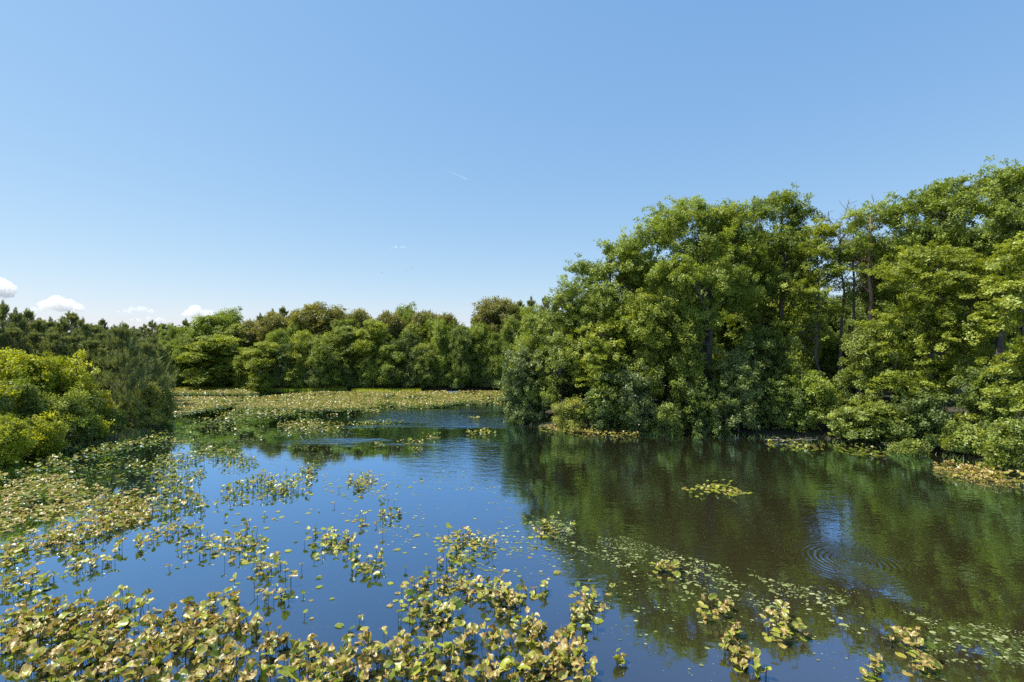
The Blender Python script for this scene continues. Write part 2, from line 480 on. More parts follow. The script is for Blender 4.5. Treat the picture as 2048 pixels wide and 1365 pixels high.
def S(*a, **k): return shaped(*a, **k)
S('oak_tree', 'great domed oak with limbs fanning from a forked trunk, centre of the right bank trees', 1415, 38,
    [(1400, 425, 52, 38, 0), (1345, 450, 52, 42, 0), (1300, 480, 50, 46, -.5), (1265, 520, 42, 42, 0), (1480, 440, 34, 36, 1), (1440, 455, 48, 45, 1), (1475, 500, 45, 50, 0), (1300, 545, 45, 45, 1),
     (1390, 500, 55, 50, -1.5), (1340, 560, 50, 45, -2), (1430, 570, 48, 45, -2), (1475, 600, 35, 45, -.5), (1290, 620, 40, 45, 0), (1380, 650, 55, 50, -1),
     (1420, 720, 60, 55, 1), (1330, 700, 50, 50, 1)], 'oak', 11, fork=.42, r0=.42)
S('oak_tree', 'tall green oak with a knobbly top just right of the great domed oak', 1565, 39.5,
    [(1572, 408, 36, 30, 0), (1535, 425, 40, 36, 0), (1500, 450, 34, 40, .5), (1598, 440, 32, 36, 0), (1560, 490, 50, 45, -1), (1610, 510, 32, 40, .5), (1520, 520, 35, 45, 0), (1560, 570, 45, 40, 0), (1520, 640, 35, 45, 1), (1500, 560, 30, 45, 1)], 'oak', 12, fork=.5, r0=.3, dens=.9)
S('maple_tree', 'pale green slender tree with a thin dark curving trunk beside the sky gap', 1635, 37,
    [(1640, 475, 34, 30, 0), (1610, 510, 30, 32, -.5), (1665, 520, 34, 36, 0), (1640, 560, 46, 34, -1), (1600, 580, 34, 30, 0), (1680, 590, 30, 34, 0), (1640, 625, 40, 25, 0), (1600, 650, 32, 34, 0), (1650, 680, 34, 30, .5)], 'spring', 13, fork=.5, r0=.14, layered=True, dens=.85)
S('oak_tree', 'rounded green tree on the left shoulder of the great domed oak', 1225, 39.5,
    [(1225, 520, 48, 34, 0), (1180, 560, 42, 34, 0), (1145, 590, 34, 26, 0), (1250, 500, 36, 30, 0), (1260, 560, 38, 40, 0), (1215, 610, 50, 42, -1), (1160, 610, 36, 34, 0), (1250, 660, 45, 45, 0), (1180, 690, 45, 50, 0)], 'oak', 14, fork=.35, r0=.22)
S('maple_tree', 'feathery pale green tree with leaning trunk near the tip of the right bank', 1130, 40.5,
    [(1130, 610, 34, 28, 0), (1095, 650, 36, 30, 0), (1165, 650, 36, 32, -1), (1070, 700, 36, 34, 0), (1120, 710, 45, 40, -1.5), (1170, 730, 36, 40, -1), (1060, 750, 32, 36, 0), (1110, 780, 45, 38, -1)], 'fresh', 15, fork=.3, r0=.17, lean=(-1.5, 0))
broad_tree('willow_shrub', 'dense grey-green bush at the left tip of the right bank', 'shrub', 1052, 40.3, 712, 92, 'silver', 16, dens=1.1, base=.02, leaf=.15, taper=.9, peak=.35)
broad_tree('willow_shrub', 'low yellowish rounded shrub above the brown lily fringe at the bank tip', 'shrub', 1140, 36.6, 805, 74, 'olive', 17, dens=1.1, base=.0, leaf=.11, clump=.45, taper=.9, peak=.4)
broad_tree('maple_tree', 'small bright green tiered tree standing left of the domed oak', 'tree', 1205, 37.2, 640, 92, 'spring', 18, layered=True, base=.06, n=13)
broad_tree('maple_tree', 'bright yellow-green tree under the left limbs of the great domed oak', 'tree', 1290, 36.8, 590, 96, 'spring', 19, base=.22, n=13)
broad_tree('maple_tree', 'light green sapling with upright sprays before the domed oak trunk', 'tree', 1370, 36.0, 640, 84, 'spring', 20, base=.06, n=12, taper=.9, habit='upright')
broad_tree('shrub', 'dark glossy bush at the waterline under the light green sapling', 'shrub', 1260, 35.8, 745, 80, 'silver', 21, base=.02, taper=.95, peak=.5)
broad_tree('shrub', 'low round bright green bush touching the water below the domed oak', 'shrub', 1335, 35.0, 815, 58, 'fresh', 22, base=.0, taper=.95, clump=.5, peak=.5)
broad_tree('shrub', 'silvery green tall bush in front of the knobbly oak', 'shrub', 1478, 35.3, 705, 88, 'silver', 23, base=.02, taper=.9, dens=1.15, peak=.6)
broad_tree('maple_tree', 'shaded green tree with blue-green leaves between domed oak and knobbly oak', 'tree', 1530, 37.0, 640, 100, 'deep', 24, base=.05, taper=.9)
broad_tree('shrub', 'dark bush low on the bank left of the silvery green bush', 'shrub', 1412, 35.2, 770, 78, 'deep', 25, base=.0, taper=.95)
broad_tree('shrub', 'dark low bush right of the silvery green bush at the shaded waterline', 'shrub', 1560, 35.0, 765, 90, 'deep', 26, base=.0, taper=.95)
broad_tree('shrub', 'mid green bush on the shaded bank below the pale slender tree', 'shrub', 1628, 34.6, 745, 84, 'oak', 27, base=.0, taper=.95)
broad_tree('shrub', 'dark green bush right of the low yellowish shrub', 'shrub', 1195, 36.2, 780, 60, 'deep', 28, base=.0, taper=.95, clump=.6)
broad_tree('willow_shrub', 'small pale green bush trailing over the water at the very bank tip', 'shrub', 1035, 39.8, 808, 40, 'silver', 29, base=.0, taper=.95, clump=.45, leaf=.12)

S('oak_tree', 'tall oak with a red-brown peeling trunk right of the sky gap', 1742, 36,
    [(1725, 440, 34, 30, 0), (1775, 430, 38, 34, 1), (1705, 480, 28, 30, 0), (1745, 500, 38, 34, 1), (1790, 490, 40, 40, 2), (1700, 530, 24, 20, 0), (1790, 560, 34, 34, 2)], 'oak', 31, fork=.62, r0=.26, bark=BARK_RED, dens=.95)
S('oak_tree', 'high crowned oak with glossy leaves at the centre of the right hand group', 1860, 35,
    [(1850, 390, 40, 30, 0), (1900, 385, 40, 32, 0), (1810, 430, 40, 36, 0), (1875, 440, 45, 40, -1), (1925, 430, 36, 40, 0), (1840, 490, 45, 38, -.5), (1900, 510, 40, 36, -1), (1860, 580, 50, 50, 0), (1790, 600, 36, 50, 1)], 'oak', 32, fork=.5, r0=.3)
S('oak_tree', 'tallest oak at the upper right corner with feathery top twigs', 2010, 33,
    [(2010, 368, 38, 32, 0), (1965, 400, 38, 34, 0), (2060, 380, 45, 42, 0), (1990, 440, 50, 42, -1), (2060, 450, 50, 45, -1), (2020, 520, 55, 50, 0), (2080, 560, 50, 60, 0), (1970, 500, 36, 40, 0)], 'oak', 33, fork=.5, r0=.3)
S('maple_tree', 'broad yellow-green tree with tiered branches leaning over the bank on the right', 1880, 31.5,
    [(1870, 520, 60, 30, 0), (1930, 530, 50, 36, 0), (1815, 560, 50, 32, 0), (1890, 580, 60, 34, -1), (1960, 590, 40, 40, 0), (1830, 620, 56, 34, -1), (1900, 650, 60, 36, -1), (1790, 650, 36, 34, 0), (1850, 690, 60, 34, -1.3), (1940, 700, 44, 44, 0), (1780, 700, 36, 32, 0), (1870, 750, 60, 36, 0), (1800, 770, 50, 40, 0)], 'spring', 34, fork=.3, r0=.2, layered=True, dens=1.05)
S('maple_tree', 'sunlit light green tree cut by the right edge of the photo', 2060, 26,
    [(2060, 520, 60, 40, 0), (2100, 480, 60, 50, 0), (2045, 590, 55, 40, 0), (2050, 660, 60, 42, -.5), (2040, 730, 55, 40, 0), (2055, 800, 60, 45, 0), (2110, 620, 70, 90, 0)], 'spring', 35, fork=.3, r0=.2, layered=True, dens=1.0, leaf=.15)
broad_tree('maple_tree', 'mid green small tree below the red trunked oak', 'tree', 1738, 33.6, 655, 105, 'fresh', 36, base=.08, n=13, taper=.85)
broad_tree('shrub', 'tiered light green bush with flat layers spreading over the water', 'shrub', 1740, 31.9, 805, 125, 'fresh', 37, base=.02, layered=True, taper=.9, clump=.7, leaf=.15)
broad_tree('shrub', 'leafy green bush behind the cream lily fringe', 'shrub', 1930, 28.2, 840, 95, 'fresh', 38, base=.0, taper=.95, clump=.6, leaf=.15)
broad_tree('shrub', 'leafy green bush in the right corner of the bank by the cream lily fringe', 'shrub', 2020, 25.4, 845, 90, 'fresh', 39, base=.0, taper=.95, clump=.6, leaf=.14)
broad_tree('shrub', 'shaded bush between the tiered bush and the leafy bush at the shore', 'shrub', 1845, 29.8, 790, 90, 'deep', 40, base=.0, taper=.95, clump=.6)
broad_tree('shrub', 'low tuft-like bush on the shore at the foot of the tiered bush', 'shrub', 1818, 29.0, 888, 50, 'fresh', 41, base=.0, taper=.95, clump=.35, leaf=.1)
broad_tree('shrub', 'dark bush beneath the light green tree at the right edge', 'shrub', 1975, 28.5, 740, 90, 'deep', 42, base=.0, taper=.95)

def dead_tree(label, px, Y, top, seed, name='dead_tree'):
    rng = np.random.default_rng(seed); X = (px - 1024) / FPX * Y; g = ground_z(X, Y)
    H = HC + (YH - top) / FPX * Y - g; tb = Tubes()
    tb.add(curve_pts((0, 0, -.3), (0, 0, H * .9), rng, 7, .01), np.linspace(.16, .03, 7), 6)
    for i in range(16):
        z = H * rng.uniform(.62, .9); a = rng.uniform(0, 6.28); l = rng.uniform(.8, 2.0)
        e = np.array([math.cos(a) * l * .7, math.sin(a) * l * .7, z + l * 1.1]); e[2] = min(e[2], H)
        P = curve_pts((0, 0, z), e, rng, 5, .07); tb.add(P, np.linspace(.035, .012, 5), 4)
        for k in range(7):
            j = rng.integers(1, 5); e2 = P[j] + rng.normal(0, .35, 3) + (0, 0, .3)
            tb.add(curve_pts(P[j], e2, rng, 4, .08), np.linspace(.02, .011, 4), 3)
    r = thing(name, label, 'tree', (X, Y, g))
    obj('trunk', tb.mesh('trunk', BARK_DEAD), r)
dead_tree('taller bare dead tree, its grey twigs sticking up in the sky notch', 1712, 38, 374, 51)
dead_tree('lower bare dead tree just left of the taller bare one', 1680, 38, 418, 52)

# ------------------------------------------------------------------ left bank
LIME = [(22, 31, 708, 100, 'lime green rounded tree at the left edge behind the low bushes'), (98, 32.5, 718, 92, 'lime green tree, middle of three sunlit round crowns on the left bank'),
        (152, 33.5, 722, 62, 'lime green tree, rightmost of three sunlit round crowns, beside the pines')]
for i, (px, Y, top, wp, lb) in enumerate(LIME):
    broad_tree('birch_tree', lb, 'tree', px, Y, top, wp, 'lime', 60 + i, base=.15, peak=.7, leaf=.13, n=13, clump=.68, habit='upright', dens=.85, group='sunlit trees on the left bank')
LS = [(-15, 28.5, 760, 90, 'lime', 'tall lime bush cut by the left edge of the photo'), (48, 29.6, 775, 84, 'fresh', 'mid green bush under the leftmost lime tree'),
      (188, 34.3, 785, 46, 'lime', 'lime bush beside the small pine trunk'), (128, 31.3, 795, 74, 'fresh', 'olive green bush in the middle of the left bank'),
      (8, 26.6, 838, 62, 'lime', 'bright bush at the waterline in the lower left corner of the bank'), (80, 28.9, 845, 86, 'lime', 'rounded bright yellow-green bush low at the water on the left bank'),
      (150, 31.3, 845, 62, 'oak', 'low dark green bush right of the rounded bright bush'), (190, 32.4, 856, 46, 'lime', 'small spreading bright bush at the shore nearest the water, left bank'),
      (165, 33.0, 800, 56, 'fresh', 'bush below the right hand lime tree'), (266, 36.4, 805, 50, 'olive', 'olive bush at the foot of the small pine, left of the trunk'),
      (303, 38.6, 770, 56, 'olive', 'olive bush at the right end of the left bank point'), (222, 34.4, 830, 42, 'oak', 'dark low bush left of the small pine'),
      (285, 37.2, 822, 50, 'olive', 'low olive bush at the water on the left bank point'), (322, 39.6, 790, 36, 'olive', 'tiny bush at the very tip of the left bank point')]
for i, (px, Y, top, wp, k, lb) in enumerate(LS):
    broad_tree('shrub', lb, 'shrub', px, Y, top, wp, k, 70 + i, base=.0, taper=.95, clump=.52, leaf=.115, peak=.5, habit='upright' if i % 2 else None)

# ------------------------------------------------------------------ pines
def pine_meshes(H, W, seed, whorls=17, per=5, tuft=26, nl=.26, nw=.016, open_=0.0):
    rng = np.random.default_rng(seed); tb = Tubes()
    tb.add(curve_pts((0, 0, -.4), (0, 0, H * .97), rng, 9, .004), np.linspace(H * .014, .015, 9), 7)
    tips = []; dirs = []
    z0 = H * (.12 + open_)
    for i in range(whorls):
        t = (i + rng.uniform(0, .8)) / whorls; z = z0 + (H * .95 - z0) * t
        R_ = W * .5 * (1 - t) ** .7 * rng.uniform(.75, 1.15) + .15
        for j in range(per):
            a = rng.uniform(0, 6.28); asc = .25 + .9 * t
            e = np.array([math.cos(a) * R_, math.sin(a) * R_, z + R_ * asc * .6]); e[2] = min(e[2], H)
            P = curve_pts((0, 0, z), e, rng, 5, .03, -.06)
            tb.add(P, np.linspace(.03 * (1 - t) + .012, .008, 5), 4)
            for k in range(9):
                f = rng.uniform(.5, 1.05); q = P[0] + (P[-1] - P[0]) * f + rng.normal(0, R_ * .13 + .05, 3) * (1, 1, .6)
                tips.append(q); d = norm(np.array([math.cos(a) * .3, math.sin(a) * .3, 1.1]) + rng.normal(0, .2, 3)); dirs.append(d)
    for k in range(8):
        tips.append(np.array([rng.normal(0, .1), rng.normal(0, .1), H - rng.uniform(0, .6)])); dirs.append(np.array([0, 0, 1.]))
    T = np.array(tips); Dd = np.array(dirs); n = len(T)
    par = np.repeat(np.arange(n), tuft); m_ = len(par)
    s = rng.uniform(-.5, .5, m_)[:, None] * .62
    base = T[par] + Dd[par] * s
    nd = norm(Dd[par] * 1.1 + norm(rng.normal(size=(m_, 3))) * .7)
    side = norm(np.cross(nd, rng.normal(size=(m_, 3)))) * nw
    Ln = nl * rng.uniform(.7, 1.2, (m_, 1))
    V = np.stack([base - side, base + side, base + nd * Ln], 1).reshape(-1, 3)
    ti = np.clip(rng.normal(.5, .15, n), 0, 1)[par] + rng.normal(0, .08, m_)
    cr = mesh_arr('crown', V, np.arange(m_ * 3).reshape(-1, 3), LM['pine'], {'tint': np.repeat(ti, 3)})
    return cr, tb.mesh('trunk', BARK)
PP = [pine_meshes(10, 3.6, 200 + i, open_=o, nw=.022, tuft=28, whorls=16, per=5) for i, o in enumerate((0, .05, .0, .12))]
def put_tree(name, protos, k, X, Y, H, W, rz, label, group, H0=10., W0=3.6, cat='tree'):
    g = ground_z(X, Y)
    r = thing(name, label, cat, (X, Y, g), rz, group)
    sz = H / H0; sx = W / W0
    for nm, me in zip(('crown', 'trunk'), protos[k]):
        o = bpy.data.objects.new(nm, me); link(o, r)
        o.scale = (sx, sx, sz)
    return r
rng = np.random.default_rng(5)
# (px, Y, top): the young pine stand behind the lime trees
PN = [(5, 50, 606), (-30, 47, 600), (32, 47, 622), (55, 52, 622), (78, 48, 640), (100, 51, 640), (122, 47, 642), (142, 51, 626), (166, 48, 640), (188, 52, 650), (208, 47, 664), (232, 51, 668),
      (252, 46, 676), (276, 49, 684), (215, 41, 690), (295, 46, 700), (318, 50, 690), (180, 41, 680), (150, 43, 668), (110, 42, 666), (70, 42, 664), (25, 41, 655), (-15, 40, 640), (306, 53, 672), (262, 53, 660), (240, 42, 700)]
for i, (px, Y, top) in enumerate(sorted(PN)):
    X = (px - 1024) / FPX * Y; H = HC + (YH - top) / FPX * Y - ground_z(X, Y)
    put_tree('pine_tree', PP, i % 4, X, Y, H, rng.uniform(2.9, 3.9), rng.uniform(0, 6), f'slender dark green pine in the stand behind the lime trees, {ORD2[i]} from the left', 'young pines of the left bank')
# the front pine on the point has a mesh of its own
def own_pine(label, px, Y, top, W, seed):
    X = (px - 1024) / FPX * Y; g = ground_z(X, Y); H = HC + (YH - top) / FPX * Y - g
    a, b = pine_meshes(H, W, seed, whorls=11, per=5, tuft=40, nw=.015, nl=.28)
    r = thing('pine_tree', label, 'tree', (X, Y, g)); obj('crown', a, r); obj('trunk', b, r)
own_pine('young pine with a visible dark trunk on the point of the left bank', 244, 36.6, 655, 4.4, 301)
own_pine('second young pine at the outer end of the left bank point', 292, 39.5, 690, 3.8, 302)

# ------------------------------------------------------------------ far bank
def proto(kind, seed, H=10., W=7., layered=False, leaf=.21, base=.06, taper=.85, dens=1., peak=.55, clump=.9, n=11, habit=None):
    rng = np.random.default_rng(seed)
    lobes = dome_lobes(H, W, rng, base, peak, n, taper=taper)
    lo = np.asarray(lobes); area = 9.0 * ((lo[:, 3] * lo[:, 4] * lo[:, 5]) ** (2 / 3)).sum() * .55
    lobes = boughs(lobes, rng, 4)
    me, tips = crown_mesh('crown', lobes, rng, LM[kind], int(area * 1.0 * dens), sprays=8, leaves=28, leaf=leaf, layered=layered, clump=clump, spray_r=.42, habit=habit)
    return me, trunk_mesh('trunk', H, W, tips, rng, n_limb=20)
FP = {'fresh': [proto('fresh', 401, habit='upright'), proto('fresh', 402, layered=True), proto('fresh', 403, taper=.95)],
      'oak': [proto('oak', 404, habit='upright'), proto('oak', 405, taper=.95), proto('oak', 406)],
      'deep': [proto('deep', 407, taper=1), proto('deep', 408)],
      'silver': [proto('silver', 411, taper=1)],
      'lime': [proto('spring', 412, layered=True, taper=.9), proto('spring', 413, habit='upright')],
      'brown': [proto('brown', 409, base=.35, peak=.6), proto('brown', 410, base=.3)]}
FS = {k: [proto(m_, 430 + i, H=4., W=4.6, base=0, taper=1, n=9, clump=.7, leaf=.17, habit=h)] for i, (k, m_, h) in enumerate((('deep', 'deep', None), ('oak', 'oak', 'upright'), ('silver', 'silver', None), ('lime', 'spring', 'upright')))}
DESC = {'fresh': 'light green bushy', 'oak': 'mid green rounded', 'deep': 'dark green dense', 'silver': 'grey green bushy', 'lime': 'yellow-green', 'brown': 'brown tinged'}
FAR = [(a_, b_ - 1.6, *c_) for a_, b_, *c_ in [(338, 71, 690, 60, 'oak'), (372, 71.5, 676, 56, 'oak'), (430, 70.5, 671, 100, 'lime'), (492, 70, 700, 56, 'lime'), (528, 69, 684, 66, 'lime'), (575, 69.5, 690, 58, 'deep'), (608, 70, 668, 62, 'lime'),
       (650, 69, 676, 66, 'fresh'), (694, 70, 654, 62, 'fresh'), (742, 70, 640, 62, 'lime'), (782, 69, 690, 56, 'oak'), (818, 70, 668, 60, 'deep'), (852, 69, 690, 50, 'fresh'), (886, 70, 652, 60, 'oak'),
       (925, 69, 662, 58, 'deep'), (958, 70, 648, 58, 'oak'), (992, 69, 668, 52, 'oak'), (1022, 70, 648, 60, 'fresh')]]
kc = {}
for i, (px, Y, top, wp, kd) in enumerate(FAR):
    X = (px - 1024) / FPX * Y; H = HC + (YH - top) / FPX * Y - ground_z(X, Y)
    k = kc.get(kd, 0); kc[kd] = k + 1
    put_tree('waterside_tree', FP[kd], k % len(FP[kd]), X, Y, H, wp * 1.12 / FPX * Y, rng.uniform(0, 6), f'{DESC[kd]} tree in the far bank front row, {ORD[i]} from the left', 'front row of the far bank', H0=10, W0=7)
# low bushes at the foot of the far row
LOWB = [(352, 69.8, 742, 'deep'), (395, 69.6, 738, 'oak'), (455, 69.4, 744, 'deep'), (510, 67.8, 745, 'lime'), (560, 67.6, 735, 'deep'), (600, 67.8, 738, 'oak'), (635, 67.9, 732, 'silver'), (672, 67.8, 742, 'oak'),
        (706, 67.9, 736, 'deep'), (745, 67.9, 740, 'oak'), (785, 67.8, 735, 'deep'), (825, 67.8, 732, 'silver'), (868, 67.8, 728, 'deep'), (905, 67.8, 738, 'oak'), (945, 67.9, 735, 'deep'), (985, 67.8, 738, 'silver')]
for i, (px, Y, top, kd) in enumerate(LOWB):
    X = (px - 1024) / FPX * Y; H = HC + (YH - top) / FPX * Y
    put_tree('waterside_shrub', FS[kd], 0, X, Y, H, 58 / FPX * Y * rng.uniform(.9, 1.1), rng.uniform(0, 6), f'{DESC[kd]} low bush at the far lily mat, {ORD[i]} from the left', 'low bushes of the far bank', H0=4., W0=4.6, cat='shrub')
# the second row
BACK = [(345, 80, 662, 60, 'oak'), (385, 82, 655, 70, 'oak'), (425, 86, 632, 90, 'oak'), (455, 92, 630, 80, 'oak'), (505, 88, 645, 70, 'brown'), (480, 84, 650, 60, 'fresh'), (545, 88, 630, 74, 'brown'),
        (590, 84, 645, 60, 'oak'), (640, 88, 612, 106, 'brown'), (600, 95, 625, 70, 'brown'), (690, 84, 640, 70, 'oak'), (720, 92, 624, 70, 'brown'), (775, 86, 628, 70, 'brown'), (810, 94, 622, 70, 'oak'),
        (850, 86, 628, 80, 'brown'), (895, 92, 632, 60, 'brown'), (930, 80, 655, 60, 'oak'), (990, 84, 601, 92, 'brown'), (1030, 90, 612, 60, 'oak'), (1060, 84, 625, 70, 'oak'), (955, 92, 640, 50, 'oak'),
        (870, 78, 648, 60, 'oak'), (830, 78, 650, 56, 'fresh'), (760, 78, 655, 56, 'oak'), (560, 78, 660, 60, 'oak'), (1090, 78, 628, 70, 'oak')]
WHAT = {'oak': 'green crowned tree behind the far bank front row', 'fresh': 'light green tree behind the far bank front row', 'brown': 'brown tinged oak crown above the far bank trees'}; wc = {}; BACK = sorted((a_, 71.5 + (b_ - 78) * .3, *c_) for a_, b_, *c_ in BACK)
for i, (px, Y, top, wp, kd) in enumerate(BACK):
    X = (px - 1024) / FPX * Y; H = HC + (YH - top) / FPX * Y - ground_z(X, Y)
    put_tree('forest_tree', FP[kd], i % len(FP[kd]), X, Y, H, wp * 1.1 / FPX * Y, rng.uniform(0, 6), WHAT[kd] + f', {ORD[wc.setdefault(kd, [0])[0]]} of its colour from the left', {'oak': 'green crowns behind the far bank row', 'fresh': 'light green crowns behind the far bank row', 'brown': 'brown oak crowns above the far bank'}[kd], H0=10, W0=7); wc[kd][0] += 1
# distant pines poking above the canopy and filling behind the left pines
DP = [(185, 90, 655), (205, 95, 640), (228, 92, 652), (250, 96, 648), (268, 92, 656), (288, 98, 650), (305, 95, 643), (325, 92, 648), (345, 96, 650), (365, 92, 654), (372, 99, 640), (402, 100, 645), (545, 100, 622), (566, 96, 616), (582, 100, 630),
      (620, 105, 622), (795, 105, 620), (808, 101, 628), (870, 104, 632), (1040, 100, 603), (1062, 97, 598), (1090, 97, 596), (1112, 101, 606), (680, 104, 622), (520, 104, 630), (330, 78, 672), (300, 76, 680), (275, 74, 676), (240, 76, 672), (200, 74, 668),
      (160, 80, 655), (120, 85, 650), (80, 80, 640), (40, 82, 630), (0, 80, 625), (-30, 84, 620)]
for i, (px, Y, top) in enumerate(DP):
    X = (px - 1024) / FPX * Y; H = HC + (YH - top) / FPX * Y - ground_z(X, Y)
    put_tree('pine_tree', PP, i % 4, X, Y, H, rng.uniform(3.5, 5.2), rng.uniform(0, 6), 'distant dark pine behind the young pine stand' if px < 335 else 'distant dark pine with a narrow top poking above the far centre canopy', 'pines far behind the left bank' if px < 335 else 'distant pines of the far forest')
# woods behind the right bank trees
k = 0
for Y0, tops in ((45, 600), (53, 575)):
    for px in range(1080, 2140, 62 if Y0 == 45 else 75):
        if 1600 < px < 1760: continue
        sky_y = np.interp(px, [1080, 1150, 1250, 1340, 1450, 1580, 1640, 1700, 1800, 1950, 2100], [640, 600, 540, 480, 450, 450, 520, 520, 440, 420, 400]) + rng.uniform(15, 60)
        Y = Y0 + rng.uniform(-2, 2); X = (px - 1024) / FPX * Y; H = HC + (YH - sky_y) / FPX * Y - ground_z(X, Y)
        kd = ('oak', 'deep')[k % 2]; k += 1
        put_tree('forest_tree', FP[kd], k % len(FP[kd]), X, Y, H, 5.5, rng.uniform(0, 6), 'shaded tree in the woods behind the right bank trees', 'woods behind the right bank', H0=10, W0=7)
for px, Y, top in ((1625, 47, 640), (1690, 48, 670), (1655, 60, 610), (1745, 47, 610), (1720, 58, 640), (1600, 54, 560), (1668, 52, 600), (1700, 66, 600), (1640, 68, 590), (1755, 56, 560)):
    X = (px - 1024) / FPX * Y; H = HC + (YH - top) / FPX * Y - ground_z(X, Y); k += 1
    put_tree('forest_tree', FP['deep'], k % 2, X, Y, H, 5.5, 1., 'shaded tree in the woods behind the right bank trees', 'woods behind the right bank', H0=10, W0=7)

# ------------------------------------------------------------------ lilies
def lily_mat(name, g0, g1, dry, edge, gloss=.35):
    """tint 0..1 : green to yellow; age 0..1 : how far the brown rim creeps in; rad 0..1 from the leaf's middle to its rim"""
    m, nt, out = new_mat(name); L = nt.links.new
    A = lambda n: N(nt, 'ShaderNodeAttribute', attribute_name=n).outputs['Fac']
    tc = N(nt, 'ShaderNodeTexCoord')
    no = N(nt, 'ShaderNodeTexNoise'); no.inputs['Scale'].default_value = 14; no.inputs['Detail'].default_value = 4; L(tc.outputs['Object'], no.inputs[0])
    g = ramp(nt, A('tint'), [(0, g0), (1, g1)])
    def Mm(op, a, b):
        n = N(nt, 'ShaderNodeMath', operation=op)
        for i, v in enumerate((a, b)):
            if isinstance(v, (int, float)): n.inputs[i].default_value = v
            else: L(v, n.inputs[i])
        return n.outputs[0]
    e = Mm('ADD', Mm('MULTIPLY', A('rad'), .75), Mm('MULTIPLY', A('age'), 1.0))
    e = Mm('ADD', e, Mm('MULTIPLY', Mm('SUBTRACT', no.outputs[0], .5), 1.1))
    r = N(nt, 'ShaderNodeMapRange', interpolation_type='SMOOTHSTEP'); L(e, r.inputs[0]); r.inputs[1].default_value = .82; r.inputs[2].default_value = 1.12
    dr = ramp(nt, no.outputs[0], [(.35, edge), (.6, dry)])
    mx = N(nt, 'ShaderNodeMix', data_type='RGBA'); L(r.outputs[0], mx.inputs[0]); L(g.outputs[0], mx.inputs[6]); L(dr.outputs[0], mx.inputs[7])
    p = N(nt, 'ShaderNodeBsdfPrincipled'); p.inputs['Roughness'].default_value = .36; p.inputs['Specular IOR Level'].default_value = .55
    L(mx.outputs[2], p.inputs['Base Color'])
    t = N(nt, 'ShaderNodeBsdfTranslucent'); mt = N(nt, 'ShaderNodeMix', data_type='RGBA', blend_type='MULTIPLY'); mt.inputs[0].default_value = 1
    L(mx.outputs[2], mt.inputs[6]); mt.inputs[7].default_value = (1.2, 1.2, .5, 1); L(mt.outputs[2], t.inputs[0])
    s = N(nt, 'ShaderNodeMixShader'); s.inputs[0].default_value = .28; L(p.outputs[0], s.inputs[1]); L(t.outputs[0], s.inputs[2])
    bp = N(nt, 'ShaderNodeBump'); bp.inputs['Strength'].default_value = .5; bp.inputs['Distance'].default_value = .02; L(no.outputs[0], bp.inputs['Height']); L(bp.outputs[0], p.inputs['Normal'])
    L(s.outputs[0], out.inputs[0])
    return m
LILY = lily_mat('spatterdock_leaf', (0.065, 0.115, 0.009), (0.32, 0.34, 0.038), (0.45, 0.34, 0.115), (0.18, 0.10, 0.03))
m, nt, out = new_mat('lily_stem'); p = N(nt, 'ShaderNodeBsdfPrincipled'); p.inputs['Base Color'].default_value = (.035, .032, .012, 1); p.inputs['Roughness'].default_value = .5; nt.links.new(p.outputs[0], out.inputs[0]); STEM = m

def leaf_template(k=14, rings=(0.0, .5, .8, 1.0)):
    """heart-shaped leaf in the xy plane, notch at -x, unit length; returns (V, rad, F list)"""
    a = np.linspace(-math.pi + .22, math.pi - .22, k)
    r = .5 * (1 + .10 * np.cos(a)) * np.where(np.abs(a) > 2.4, 1 + .14 * (np.abs(a) - 2.4), 1)
    rim = np.c_[np.cos(a) * r * 1.08, np.sin(a) * r * .84]
    c = np.array([-.14, 0])
    V = [np.array([[c[0], c[1]]])]; rad = [[0.0]]
    for q in rings[1:]:
        V.append(c + (rim - c) * q); rad.append([q] * k)
    V = np.concatenate(V); rad = np.concatenate(rad)
    F3 = np.array([[0, 1 + i, 2 + i] for i in range(k - 1)])
    F4 = []
    for q in range(len(rings) - 2):
        b = 1 + q * k
        F4 += [[b + i, b + k + i, b + k + i + 1, b + i + 1] for i in range(k - 1)]
    ang = np.arctan2(V[:, 1], V[:, 0] - c[0])
    return V, rad, F3, (np.array(F4) if F4 else np.zeros((0, 4), int)), ang
T_HI, T_MID, T_LO = leaf_template(16), leaf_template(12, (0, .6, 1.0)), leaf_template(8, (0, 1.0))

